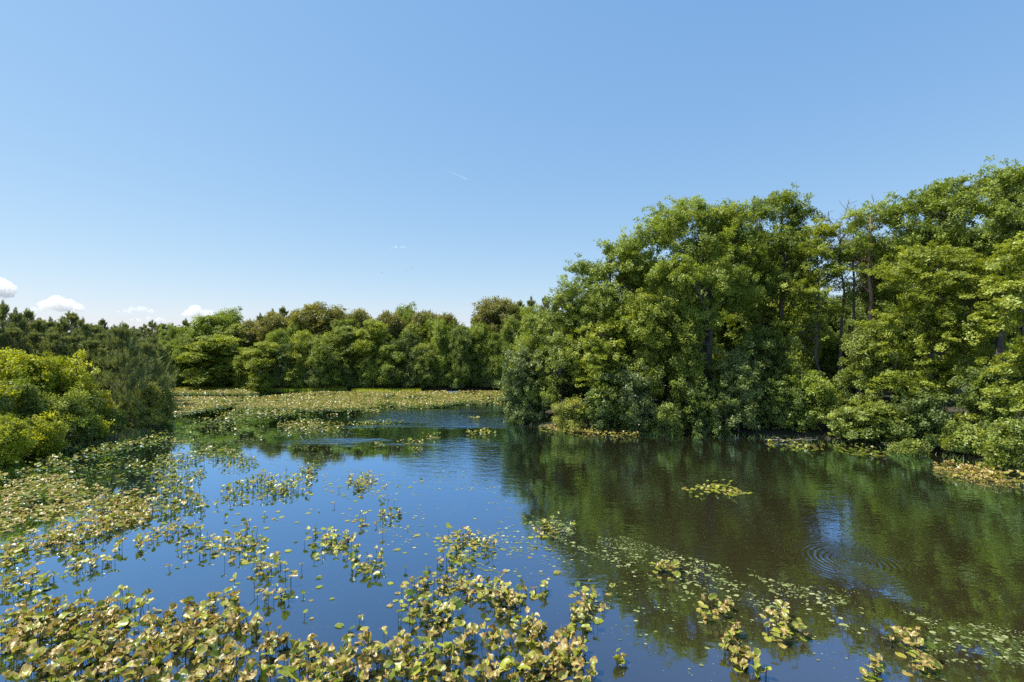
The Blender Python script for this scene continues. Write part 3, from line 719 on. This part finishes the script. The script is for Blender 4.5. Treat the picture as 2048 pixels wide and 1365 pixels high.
def lily_meshes(pts, rng, size=.3, up=.22, tilt=(15, 60), flat=.25, dry=.45, tpl=T_HI, curl=1.0, stems=True, face=None, tint=.6):
    """pts (n,2) on the water -> (leaf mesh, stem mesh)"""
    n = len(pts); V2, rad, F3, F4, ang = tpl; nv = len(V2)
    s = size * .58 * rng.uniform(.62, 1.25, n)
    isflat = rng.random(n) < flat
    hgt = np.where(isflat, rng.uniform(.006, .02, n), up * rng.uniform(.2, 1.15, n))
    tl = np.where(isflat, rng.normal(0, R(1.2), n), np.radians(rng.uniform(tilt[0] * .5, tilt[1], n) * rng.choice([.4, .95], n)))
    az = rng.uniform(0, 2 * math.pi, n)
    age = np.clip(rng.beta(1.3, 1.7, n) + dry - .54, 0, 1)
    tn = np.clip(rng.normal(tint, .36, n), 0, 1)
    ck = np.where(isflat, .12, 1.0) * curl * (0.25 + age) 
    ph = rng.uniform(0, 6.28, (n, 1)); ph2 = rng.uniform(0, 6.28, (n, 1)); fold = np.where(isflat, 0, rng.uniform(.05, .55, n) * curl)[:, None]
    x = np.broadcast_to(V2[:, 0], (n, nv)).copy(); yv = np.broadcast_to(V2[:, 1], (n, nv)).copy(); rr = rad[None]
    ragged = 1 + (rr > .99) * rng.normal(0, .05, (n, nv)) * (1 + age[:, None])
    x = x * ragged; yv = yv * ragged
    z = fold * np.abs(yv) * 1.1 + ck[:, None] * rr ** 2 * (.12 * np.sin(3 * ang[None] + ph) + .09 * np.sin(5 * ang[None] + ph2)) + ck[:, None] * (rr > .99) * rng.normal(0, .05, (n, nv))
    z = z - ck[:, None] * .22 * np.clip(x - .1, 0, 1) ** 2 * 3 * np.sin(ph * 2)
    yv = yv * (1 - .35 * fold)
    x = x + .14   # petiole at origin
    x *= s[:, None]; yv *= s[:, None]; z *= s[:, None]
    ct, st = np.cos(tl)[:, None], np.sin(tl)[:, None]
    x, z = x * ct - z * st, x * st + z * ct          # tip rises
    roll = np.where(isflat, 0, rng.normal(0, .3, n))[:, None]
    yv, z = yv * np.cos(roll) - z * np.sin(roll), yv * np.sin(roll) + z * np.cos(roll)
    ca, sa = np.cos(az)[:, None], np.sin(az)[:, None]
    X = x * ca - yv * sa + pts[:, :1]; Yv = x * sa + yv * ca + pts[:, 1:2]; Z = np.maximum(z + hgt[:, None], .004 + .002 * rng.random((n, 1)))
    V = np.stack([X, Yv, Z], -1).reshape(-1, 3)
    off = (np.arange(n) * nv)[:, None, None]
    F = [(F3[None] + off).reshape(-1, 3)]
    if len(F4): F.append((F4[None] + off).reshape(-1, 4))
    me = mesh_arr('leaves', V, F, LILY, {'tint': np.repeat(tn, nv), 'age': np.repeat(age, nv), 'rad': np.tile(rad, n)}, smooth=True)
    sm = None
    if stems:
        idx = np.where(~isflat)[0]
        if len(idx):
            b = pts[idx]; off2 = rng.normal(0, .05, (len(idx), 2)); q = .006
            rows = [np.c_[b + off2, np.full(len(idx), -.30)], np.c_[b + off2 * .4, hgt[idx] * .5], np.c_[b, hgt[idx]]]
            cor = np.array([(q, 0, 0), (-q / 2, q * .87, 0), (-q / 2, -q * .87, 0)])
            V = np.stack([r_[:, None] + cor[None] for r_ in rows], 1).reshape(-1, 3)   # (n, 3 rows, 3 corners)
            f = []
            for a_ in range(2):
                for c_ in range(3):
                    d_ = (c_ + 1) % 3; f.append([a_ * 3 + c_, a_ * 3 + d_, a_ * 3 + 3 + d_, a_ * 3 + 3 + c_])
            F = (np.array(f)[None] + (np.arange(len(idx)) * 9)[:, None, None]).reshape(-1, 4)
            G_ = np.arange(len(idx) - 1)[:, None] * 9; G_ = np.concatenate([G_, G_ + 1, G_ + 10, G_ + 9], 1)   # the rhizome that joins them under water
            sm = mesh_arr('stems', V, np.concatenate([F, G_]), STEM)
    return me, sm

def in_poly(P, poly):
    ins = np.zeros(len(P), bool); poly = np.asarray(poly, float)
    for a, b in zip(poly, np.roll(poly, -1, 0)):
        c = ((a[1] > P[:, 1]) != (b[1] > P[:, 1]))
        with np.errstate(divide='ignore', invalid='ignore'):
            ins ^= c & (P[:, 0] < (b[0] - a[0]) * (P[:, 1] - a[1]) / (b[1] - a[1]) + a[0])
    return ins
def vnoise(P, scale, seed):
    r = np.random.default_rng(seed); G = r.random((64, 64)); q = P * scale + 1000
    i = np.floor(q).astype(int); f = q - i; f = f * f * (3 - 2 * f)
    a = G[i[:, 0] % 64, i[:, 1] % 64]; b = G[(i[:, 0] + 1) % 64, i[:, 1] % 64]; c = G[i[:, 0] % 64, (i[:, 1] + 1) % 64]; d = G[(i[:, 0] + 1) % 64, (i[:, 1] + 1) % 64]
    return (a * (1 - f[:, 0]) + b * f[:, 0]) * (1 - f[:, 1]) + (c * (1 - f[:, 0]) + d * f[:, 0]) * f[:, 1]
def fill(poly_px, per_m2, rng, patch=.45, scale=1.2, seed=1, edge=.0):
    W_ = np.array([gp(*p) for p in poly_px]); lo, hi = W_.min(0), W_.max(0)
    n = int((hi - lo).prod() * per_m2 * 2.3); P = rng.uniform(lo, hi, (n, 2))
    P = P[in_poly(P, W_)]
    v = .65 * vnoise(P, scale, seed) + .35 * vnoise(P, scale * 2.7, seed + 9)
    return P[v > patch]
def ell(cx, cy, rx, ry, n, rng, rot=0, gather=5):
    """n points in an ellipse given in photo pixels, gathered in a few tufts"""
    n = int(n * 2.05); u = rng.normal(0, .5, (gather + n // 5, 2)); k = rng.integers(0, len(u), n)
    q = u[k] + rng.normal(0, .2, (n, 2)); q = q / np.maximum(1, np.linalg.norm(q, axis=1, keepdims=True))
    c, s_ = math.cos(rot), math.sin(rot)
    x_ = cx + q[:, 0] * rx * c - q[:, 1] * ry * s_; y_ = cy + q[:, 0] * rx * s_ + q[:, 1] * ry * c
    return np.array([gp(a, b) for a, b in zip(x_, y_)])

rng = np.random.default_rng(77)
# clumps one could point to, each a thing of its own
CL = [
 (725, 969, 30, 14, 46, 0, dict(size=.28, dry=.5), 'compact round clump of browning pads alone in the open blue water'),
 (778, 1030, 22, 14, 12, 0, dict(), 'small upright spatterdock tuft right of centre above the long diagonal row'),
 (722, 1045, 14, 9, 6, 0, dict(), 'tiny upright pair of spatterdock stalks just left of the small upright tuft'),
 (660, 1100, 58, 30, 44, .1, dict(), 'loose spatterdock clump in the middle of the blue water, left half'),
 (740, 1140, 36, 26, 20, 0, dict(), 'sparse spatterdock clump standing right beside the loose clump in the blue water'),
 (920, 1080, 58, 14, 22, 0, dict(flat=.5), 'thin row of small pads and stalks at the top of the centre group'),
 (915, 1125, 44, 26, 30, -.2, dict(), 'upright green spatterdock clump above the arched foreground clump'),
 (975, 1095, 16, 18, 9, 0, dict(), 'few tall stalks right of the upright green clump'),
 (1105, 1062, 46, 17, 26, -.2, dict(tint=.4), 'green clump where the blue water meets the tree reflection'),
 (930, 1185, 120, 20, 66, .05, dict(dry=.6, size=.3), 'wide arch of browning spatterdock in the centre foreground, upper part'),
 (850, 1225, 75, 34, 48, 0, dict(dry=.5), 'left leg of the arched spatterdock clump in the centre foreground'),
 (1010, 1215, 44, 24, 26, 0, dict(dry=.6), 'right leg of the arched spatterdock clump with browned curled leaves'),
 (1085, 1190, 16, 14, 8, 0, dict(), 'few leaves standing alone right of the arched clump'),
 (1185, 1205, 42, 26, 20, 0, dict(dry=.55), 'tall ragged spatterdock clump at the edge of the tree reflection'),
 (1165, 1250, 44, 20, 16, 0, dict(), 'ragged leaves just below the tall ragged clump'),
 (1050, 1270, 40, 20, 22, 0, dict(), 'small stand of upright leaves above the foreground band'),
 (1245, 1335, 14, 10, 3, 0, dict(), 'two leaves standing alone at the right end of the foreground band'),
 (1330, 1152, 30, 22, 17, .3, dict(dry=.6), 'small browning clump amid the duckweed of the dark reflection'),
 (1425, 1228, 38, 20, 17, 0, dict(dry=.6), 'clump of curled leaves on the dark reflection, lower middle right'),
 (1455, 1275, 20, 12, 7, 0, dict(dry=.7), 'few browned leaves below the clump of curled leaves'),
 (1568, 1262, 42, 30, 26, .2, dict(dry=.6), 'bushy spatterdock clump with an upright brown leaf, right foreground'),
 (1470, 1318, 52, 26, 22, .2, dict(dry=.6), 'curled brown and green clump near the bottom, left of the bushy clump'),
 (1520, 1358, 14, 6, 3, 0, dict(dry=.2), 'two leaves cut by the bottom edge below the bushy clump'),
 (1815, 1295, 46, 18, 15, .1, dict(dry=.65), 'spatterdock clump with reddish leaves in the lower right corner area'),
 (1850, 1340, 40, 18, 14, 0, dict(), 'upright leaves at the bottom right edge'),
 (1750, 1345, 30, 16, 9, 0, dict(dry=.6), 'folded leaves at the bottom right, left of the upright ones'),
 (1420, 983, 56, 14, 62, .03, dict(size=.26, flat=.85, tint=.8, dry=.35), 'round island of flat yellow pads in the dark tree reflection'),
 (1490, 987, 22, 5, 7, 0, dict(size=.24, flat=.9), 'few pads trailing right of the yellow pad island'),
 (1592, 893, 56, 8, 60, .08, dict(size=.3, flat=.6, tint=.6), 'narrow row of pads along the shaded right bank'),
 (1722, 904, 54, 9, 70, .12, dict(size=.28, flat=.75, tint=.4, dry=.3), 'pale green row of pads at the foot of the tiered bush'),
 (1965, 955, 96, 16, 240, .16, dict(size=.32, flat=.35, tint=.9, dry=.75), 'long cream coloured fringe of dried pads below the leafy bushes at right'),
 (1180, 866, 100, 8, 300, .06, dict(size=.3, flat=.3, dry=.7), 'brownish fringe of pads along the tip of the right bank'),
 (622, 858, 66, 11, 210, .02, dict(size=.3, up=.3, dry=.5), 'large reddish green island of pads in the middle distance'),
 (752, 850, 56, 4.5, 74, -.02, dict(size=.28, tint=.4, dry=.3), 'thin green strip of pads right of the reddish island'),
 (745, 826, 20, 2.2, 24, 0, dict(size=.28), 'tiny strip of pads beyond the thin green strip'),
 (950, 842, 16, 2.2, 18, 0, dict(size=.28), 'tiny pad cluster near the tip of the right bank'),
 (962, 869, 30, 5.5, 42, -.03, dict(size=.3, tint=.5), 'small leafy strip of pads before the right bank tip'),
 (862, 876, 18, 3.5, 16, 0, dict(size=.26, flat=.5), 'tiny pale pad cluster in the rippled blue water, right of two'),
 (820, 888, 26, 3.5, 28, 0, dict(size=.26, flat=.5), 'narrow pad strip in the rippled blue water, left of two'),
 (760, 893, 12, 4, 12, 0, dict(size=.26), 'tiny brown pad cluster at the left end of the rippled water'),
 (833, 906, 10, 2.5, 8, 0, dict(size=.26), 'tiniest pad cluster below the narrow pad strip'),
 (620, 945, 26, 8, 26, -.3, dict(size=.26, tint=.3), 'small green pad cluster at the reflection edge above the stalky row'),
]
for cx, cy, rx, ry, n_, rot, kw, lb in CL:
    P = ell(cx, cy, rx, ry, n_, rng, rot)
    c0 = P.mean(0)
    tpl = T_HI if cy > 1000 else (T_MID if cy > 900 else T_LO)
    a, b = lily_meshes(P - c0, rng, tpl=tpl, **{**dict(size=.30, up=.26), **kw})
    r = thing('lily_clump', lb, 'lily clump', (c0[0], c0[1], 0))
    obj('leaves', a, r)
    if b: obj('stems', b, r)

def mat_stuff(name, label, P, **kw):
    a, b = lily_meshes(P, rng, **kw)
    o = obj(name, a, kind='stuff', label=label, category='lily pads')
    if b: obj('stems', b, o)
fills = lambda L_: np.concatenate([fill(*a[:2], rng, *a[2:]) for a in L_])
# foreground
P = fills([([(0, 1240), (60, 1222), (150, 1212), (260, 1200), (320, 1225), (400, 1222), (470, 1200), (500, 1250), (560, 1280), (640, 1300), (700, 1330), (700, 1380), (0, 1380)], 23, .31, 1.5, 3),
           ([(640, 1300), (760, 1285), (830, 1300), (900, 1270), (1030, 1275), (1150, 1290), (1190, 1330), (1200, 1380), (640, 1380)], 19, .33, 1.3, 4)])
mat_stuff('lily_pads', 'dense band of curled yellow-green and brown spatterdock leaves along the bottom of the photo', P, size=.37, up=.27, dry=.58, flat=.16, tilt=(5, 65), curl=1.35)
P = fills([([(0, 1110), (90, 1090), (200, 1065), (250, 1090), (230, 1130), (180, 1150), (110, 1160), (90, 1185), (0, 1205)], 20, .34, 1.0, 5),
           ([(270, 1085), (330, 1050), (440, 1030), (500, 1050), (535, 1090), (520, 1125), (420, 1110), (350, 1140), (280, 1150)], 13, .47, 1.0, 6),
           ([(440, 1130), (500, 1105), (580, 1145), (600, 1190), (560, 1225), (480, 1185)], 13, .42, 1.0, 7),
           ([(200, 1000), (300, 985), (300, 1060), (200, 1075)], 14, .38, 1.0, 8)])
mat_stuff('lily_pads', 'broken rows of yellowish spatterdock leaves crossing the blue water at left', P, size=.31, up=.26, dry=.50, flat=.25)
P = fills([([(0, 948), (60, 945), (150, 958), (230, 985), (290, 1005), (300, 1040), (200, 1075), (90, 1095), (0, 1112)], 17, .38, .9, 9)])
mat_stuff('lily_pads', 'thick brownish mat of pads at the left edge in the shade of the bank', P, size=.29, up=.16, dry=.62, flat=.5, tilt=(5, 45), tpl=T_MID)
P = fills([([(300, 985), (345, 960), (430, 985), (440, 1020), (360, 1040), (300, 1045)], 13, .45, .8, 10),
           ([(440, 985), (520, 955), (600, 935), (640, 940), (620, 985), (520, 1003), (455, 1003)], 13, .42, .8, 11)])
mat_stuff('lily_pads', 'stalky green row of leaves reaching out to the right in the blue water', P, size=.29, up=.32, dry=.35, tint=.4, flat=.1, tpl=T_MID)
P = fills([([(300, 1000), (640, 940), (900, 960), (1000, 1080), (1200, 1180), (1150, 1290), (600, 1290), (560, 1130), (300, 1130), (20, 1215), (0, 1130)], .9, .45, .6, 31)])
mat_stuff('lily_pads', 'single pads scattered over the open blue water', P, size=.29, up=.16, dry=.45, flat=.7)
P = fills([([(90, 905), (200, 888), (350, 880), (480, 900), (520, 930), (430, 965), (330, 970), (190, 950), (90, 940)], 12, .42, .5, 12),
           ([(10, 935), (180, 905), (250, 960), (60, 950)], 6, .45, .5, 13)])
mat_stuff('lily_pads', 'green belt of pads on the reflection of the left bank', P, size=.27, up=.22, dry=.25, tint=.35, flat=.35, tpl=T_MID)
P = fills([([(230, 880), (340, 845), (450, 822), (620, 822), (640, 832), (560, 850), (600, 870), (480, 885), (300, 890)], 3.6, .48, .3, 14),
           ([(335, 835), (420, 818), (600, 820), (560, 840), (400, 850)], 4.8, .42, .3, 15)])
mat_stuff('lily_pads', 'scattered light green pads in the middle distance beyond the left bank point', P, size=.26, up=.16, dry=.2, tint=.45, flat=.6, tpl=T_LO)
P = fills([([(325, 800), (350, 796), (520, 796), (620, 786), (1020, 784), (1024, 797), (960, 802), (860, 812), (640, 822), (500, 818), (440, 815), (340, 834), (325, 832)], 17, .30, .4, 16),
           ([(325, 776.5), (480, 777), (520, 790), (330, 788.5)], 13, .22, .3, 17), ([(430, 812), (620, 820), (860, 811), (1012, 799), (1012, 809), (860, 824), (620, 836), (430, 832)], 3.5, .45, .35, 19), ([(900, 800), (1010, 800), (1010, 812), (930, 812)], 3, .4, .3, 18)])
mat_stuff('lily_pads', 'wide yellow and brown mat of pads before the far bank', P, size=.30, up=.16, dry=.54, tint=.5, flat=.25, tilt=(5, 45), tpl=T_LO, stems=False)

# floating duckweed, tiny pads and drifting specks
m, nt, out = new_mat('duckweed_leaf'); L = nt.links.new
at = N(nt, 'ShaderNodeAttribute', attribute_name='tint'); r = ramp(nt, at.outputs['Fac'], [(0, (.07, .09, .025)), (.6, (.17, .20, .06)), (1, (.36, .36, .18))])
p = N(nt, 'ShaderNodeBsdfPrincipled'); p.inputs['Roughness'].default_value = .5; L(r.outputs[0], p.inputs['Base Color']); L(p.outputs[0], out.inputs[0]); DUCK = m
def discs(P, s, rng, k=7):
    n = len(P); a = np.arange(k) / k * 2 * np.pi + rng.uniform(0, 6, (n, 1)); rr = s[:, None] * rng.uniform(.6, 1.15, (n, k))
    el = rng.uniform(.5, 1, (n, 1))
    V = np.stack([P[:, :1] + np.cos(a) * rr, P[:, 1:2] + np.sin(a) * rr * el, np.broadcast_to(rng.uniform(.003, .009, (n, 1)), (n, k))], -1).reshape(-1, 3)
    return mesh_arr('duckweed', V, np.arange(n * k).reshape(n, k), DUCK, {'tint': np.repeat(np.clip(rng.normal(.5, .25, n), 0, 1), k)})
band = [(1040, 1030), (1130, 1035), (1250, 1085), (1400, 1120), (1560, 1165), (1700, 1185), (1850, 1235), (2060, 1270), (2060, 1340), (1900, 1320), (1700, 1265), (1500, 1215), (1330, 1180), (1180, 1110), (1060, 1060)]
P = fills([(band, 48, .55, .8, 21), (band, 44, .58, 2.5, 22)])
Pd = fills([([(1040, 1025), (1200, 1060), (1400, 1118), (1700, 1182), (2060, 1268), (2060, 1290), (1700, 1205), (1400, 1140), (1200, 1090), (1060, 1045)], 80, .54, 1.6, 24)])
Pw = fills([([(1060, 1060), (1250, 1130), (1500, 1200), (2060, 1320), (2060, 1365), (1300, 1365), (1150, 1180), (1000, 1100)], 9, .45, .8, 23)])
P = np.concatenate([P, Pw]); s = .012 + .045 * rng.random(len(P)) ** 3.2 * rng.choice([1, 1, 1.7], len(P))
V_ = discs(P, s, rng); obj('duckweed', V_, kind='stuff', label='diagonal drift of small yellow-green floating leaves and duckweed across the reflection', category='duckweed')
obj('duckweed', discs(Pd, rng.uniform(.010, .028, len(Pd)), rng), kind='stuff', label='dense upper edge of the diagonal duckweed drift', category='duckweed')
P = fills([([(650, 940), (900, 930), (1020, 980), (1090, 1060), (1150, 1130), (1000, 1120), (760, 1090), (640, 1010)], 4.5, .45, .5, 25)])
P2 = fills([([(780, 1050), (1010, 1060), (1110, 1100), (1130, 1170), (980, 1150), (850, 1110)], 12, .5, 1., 26)])
P = np.concatenate([P, P2]); obj('duckweed', discs(P, rng.uniform(.02, .07, len(P)), rng), kind='stuff', label='scattered tiny pads floating on the blue water at the centre', category='duckweed')
P = fills([([(0, 1130), (200, 1000), (560, 905), (1000, 900), (2060, 1000), (2060, 1390), (0, 1390)], 9, .40, .7, 27)])
obj('floating_debris', discs(P, rng.uniform(.004, .014, len(P)), rng, 4), kind='stuff', label='pale specks of pollen and bits floating on the near water', category='debris')
P = fills([([(0, 1130), (0, 950), (200, 900), (350, 850), (700, 860), (700, 950), (500, 1000), (300, 1080)], 4, .42, .4, 28)])
obj('floating_debris', discs(P, rng.uniform(.02, .07, len(P)), rng, 6), kind='stuff', label='small floating leaves among the green pads at left', category='debris')

# marsh grass strip on the far shore
def grass(polys, label, n_m2, hgt, seed, mat):
    rg = np.random.default_rng(seed)
    P = []
    for poly in polys:
        W_ = np.array(poly, float); lo, hi = W_.min(0), W_.max(0); Q = rg.uniform(lo, hi, (int((hi - lo).prod() * n_m2), 2)); P.append(Q[in_poly(Q, W_)])
    P = np.concatenate(P); n = len(P); z = np.maximum(height(P[:, 0], P[:, 1]), 0)
    b = np.c_[P, z]; a = rg.uniform(0, 6.28, n); wd = np.c_[np.cos(a), np.sin(a), np.zeros(n)] * .018
    tip = b + np.c_[rg.normal(0, .12, (n, 2)), hgt * rg.uniform(.5, 1.2, n)]
    V = np.stack([b - wd, b + wd, tip], 1).reshape(-1, 3)
    obj('grass', mesh_arr('grass', V, np.arange(3 * n).reshape(-1, 3), mat, {'tint': np.repeat(rg.normal(.6, .2, n), 3)}), kind='stuff', label=label, category='grass')
grass([[(-50, 67.5), (-30, 65.6), (-22, 66.0), (-22, 67.5), (-34, 70.5), (-50, 70.5)], [(-21, 65), (-17, 64.4), (-12, 65), (-12, 67), (-21, 67)]], 'bright green marsh grass along the far bank at left', 110, .32, 91, LM['lime'])
grass([[(-29, 28), (-26.6, 30), (-25.6, 33), (-26, 36), (-27.5, 40), (-30, 44), (-32, 43), (-30, 36), (-29, 32)]], 'shaded grass along the foot of the left bank', 50, .35, 92, LM['olive'])
grass([[(.4, 41), (.8, 39), (3, 36), (9, 34), (15.5, 33.4), (21, 31.2), (23.7, 28.4), (25, 24.6), (26, 26), (24, 31), (16, 35), (9, 36), (2, 42)]], 'shaded grass and ferns along the foot of the right bank', 14, .3, 93, LM['deep'])

# fallen branches on the shaded shore
tb = Tubes(); rg = np.random.default_rng(3)
a0 = gp(1530, 884); a1 = gp(1640, 887)
tb.add(curve_pts((a0[0], a0[1], .12), (a1[0], a1[1] + .3, .18), rg, 6, .02), np.linspace(.05, .02, 6), 6)
for k_ in range(5):
    f = rg.uniform(.2, .9); q = np.array([a0[0] + (a1[0] - a0[0]) * f, a0[1], .15]); tb.add(curve_pts(q, q + rg.normal(0, .4, 3) * (1, 1, .3) + (0, 0, .15), rg, 4, .05), np.linspace(.02, .008, 4), 4)
o = obj('fallen_branch', tb.mesh('fallen_branch', BARK_DEAD), label='bare grey fallen branch lying at the shaded shore right of the silvery bush', category='branch')

# ------------------------------------------------------------------ clouds, contrail, birds
m, nt, out = new_mat('cloud_vapour'); v = N(nt, 'ShaderNodeVolumePrincipled'); v.inputs['Color'].default_value = (1, 1, 1, 1); v.inputs['Density'].default_value = .022; v.inputs['Anisotropy'].default_value = .25
nt.links.new(v.outputs[0], out.inputs['Volume']); CLOUD = m
m, nt, out = new_mat('thin_cloud_vapour'); v = N(nt, 'ShaderNodeVolumePrincipled'); v.inputs['Color'].default_value = (1, 1, 1, 1); v.inputs['Density'].default_value = .016; v.inputs['Anisotropy'].default_value = .25
nt.links.new(v.outputs[0], out.inputs['Volume']); THIN = m
import bmesh
def cloud(label, px, py, wpx, hpx, seed, mat=CLOUD, D=3000., n=26, name='cloud'):
    rg = random.Random(seed); W = wpx / FPX * D; H = hpx / FPX * D
    cx = (px - 1024) / FPX * D; cz = HC + (YH - py) / FPX * D
    mb = bpy.data.metaballs.new('puffs'); mb.resolution = max(W / 45, 3); mb.render_resolution = mb.resolution; mb.threshold = .5
    for i in range(n):
        u = rg.uniform(-1, 1); e = mb.elements.new()
        hh = (1 - abs(u) ** 1.7)
        r = H * (.22 + .30 * hh) * rg.uniform(.7, 1.2)
        e.co = (u * W * .46, rg.uniform(-.3, .3) * W * .3, -H * .42 + r * .6 + rg.random() * H * .55 * hh); e.radius = r * 1.35
    mo = bpy.data.objects.new('puffs', mb); link(mo); dg = bpy.context.evaluated_depsgraph_get()
    me = bpy.data.meshes.new_from_object(mo.evaluated_get(dg)); bpy.data.objects.remove(mo); bpy.data.metaballs.remove(mb)
    co = np.empty(len(me.vertices) * 3); me.vertices.foreach_get('co', co); co = co.reshape(-1, 3)
    s_ = H * .05
    co += np.stack([np.sin(co[:, 1] / H * 14 + co[:, 2] / H * 17), np.sin(co[:, 0] / H * 15 + 2), np.sin(co[:, 0] / H * 19 + co[:, 1] / H * 11)], 1) * s_
    me.vertices.foreach_set('co', co.ravel()); me.update(); me.materials.clear(); me.materials.append(mat)
    o = obj(name, me, label=label, category='cloud'); o.location = (cx, D, cz); return o
cloud('white puffy cloud at the left edge above the pines', -8, 580, 66, 34, 1)
cloud('flat white cloud above the pine stand, second from the left edge', 116, 613, 104, 24, 2)
cloud('thin wispy white cloud low above the far forest', 272, 622, 84, 11, 3, THIN)
cloud('small white heaped cloud just above the far trees', 396, 626, 66, 19, 4)
cloud('low sliver of white cloud behind the far tree tops', 300, 641, 110, 9, 5)
cloud('thin sliver of cloud high in the middle of the sky', 797, 496, 44, 5, 6, CLOUD, n=14)
# contrail: a straight thin trail of vapour
D = 6000.; a = np.array([(880 - 1024) / FPX * D, D, HC + (YH - 335) / FPX * D]); b = np.array([(930 - 1024) / FPX * D, D + 300, HC + (YH - 360) / FPX * (D + 300)])
tb = Tubes(); tb.add(np.linspace(a, b, 12), np.linspace(2.2, 6, 12), 8)
me = tb.mesh('contrail', THIN); 
m, nt, out = new_mat('contrail_vapour'); v = N(nt, 'ShaderNodeVolumePrincipled'); v.inputs['Color'].default_value = (1, 1, 1, 1); v.inputs['Density'].default_value = .03
nt.links.new(v.outputs[0], out.inputs['Volume']); me.materials.clear(); me.materials.append(m)
bm = bmesh.new(); bm.from_mesh(me); bmesh.ops.holes_fill(bm, edges=[e for e in bm.edges if e.is_boundary]); bm.to_mesh(me); bm.free()
obj('contrail', me, label='short thin white contrail slanting in the middle of the sky', category='contrail')
# birds
m, nt, out = new_mat('bird_feathers'); p = N(nt, 'ShaderNodeBsdfPrincipled'); p.inputs['Base Color'].default_value = (.03, .03, .035, 1); nt.links.new(p.outputs[0], out.inputs[0])
def bird(label, px, py, D, rz):
    bm = bmesh.new()
    body = [(-.28, 0, 0, .02), (-.12, 0, 0, .06), (.08, 0, .01, .07), (.2, 0, .03, .045), (.29, 0, .03, .008)]
    rings = []
    for x_, y_, z_, r_ in body:
        rings.append([bm.verts.new((x_, y_ + math.cos(t_) * r_, z_ + math.sin(t_) * r_)) for t_ in [i * math.pi / 3 for i in range(6)]])
    for q, w_ in zip(rings, rings[1:]):
        for i in range(6): bm.faces.new((q[i], q[(i + 1) % 6], w_[(i + 1) % 6], w_[i]))
    for s_ in (1, -1):
        up_ = [(.10, s_ * .05, .03), (.14, s_ * .38, .17), (.0, s_ * .80, .10), (-.08, s_ * .40, .15), (-.12, s_ * .05, .03)]
        t_ = [bm.verts.new(p_) for p_ in up_]; d_ = [bm.verts.new((p_[0], p_[1], p_[2] - .012)) for p_ in up_]
        bm.faces.new(t_); bm.faces.new(d_[::-1])
        for i in range(5): bm.faces.new((t_[i], t_[(i + 1) % 5], d_[(i + 1) % 5], d_[i]))
    t_ = [bm.verts.new(p_) for p_ in ((-.24, .03, 0), (-.24, -.03, 0), (-.42, -.08, 0), (-.42, .08, 0))]; bm.faces.new(t_)
    me = bpy.data.meshes.new('bird'); bm.to_mesh(me); bm.free(); me.materials.append(m)
    o = obj('bird', me, label=label, category='bird', group='birds in flight'); o.location = ((px - 1024) / FPX * D, D, HC + (YH - py) / FPX * D); o.rotation_euler = (.2, .1, rz)
bird('tiny dark bird flying, left one of the specks above the far forest', 763, 546, 260, .4)
bird('tiny dark bird flying, middle one of the specks above the far forest', 812, 542, 280, 1.0)
bird('tiny dark bird flying, rightmost and highest of the specks above the far forest', 824, 536, 270, .2)
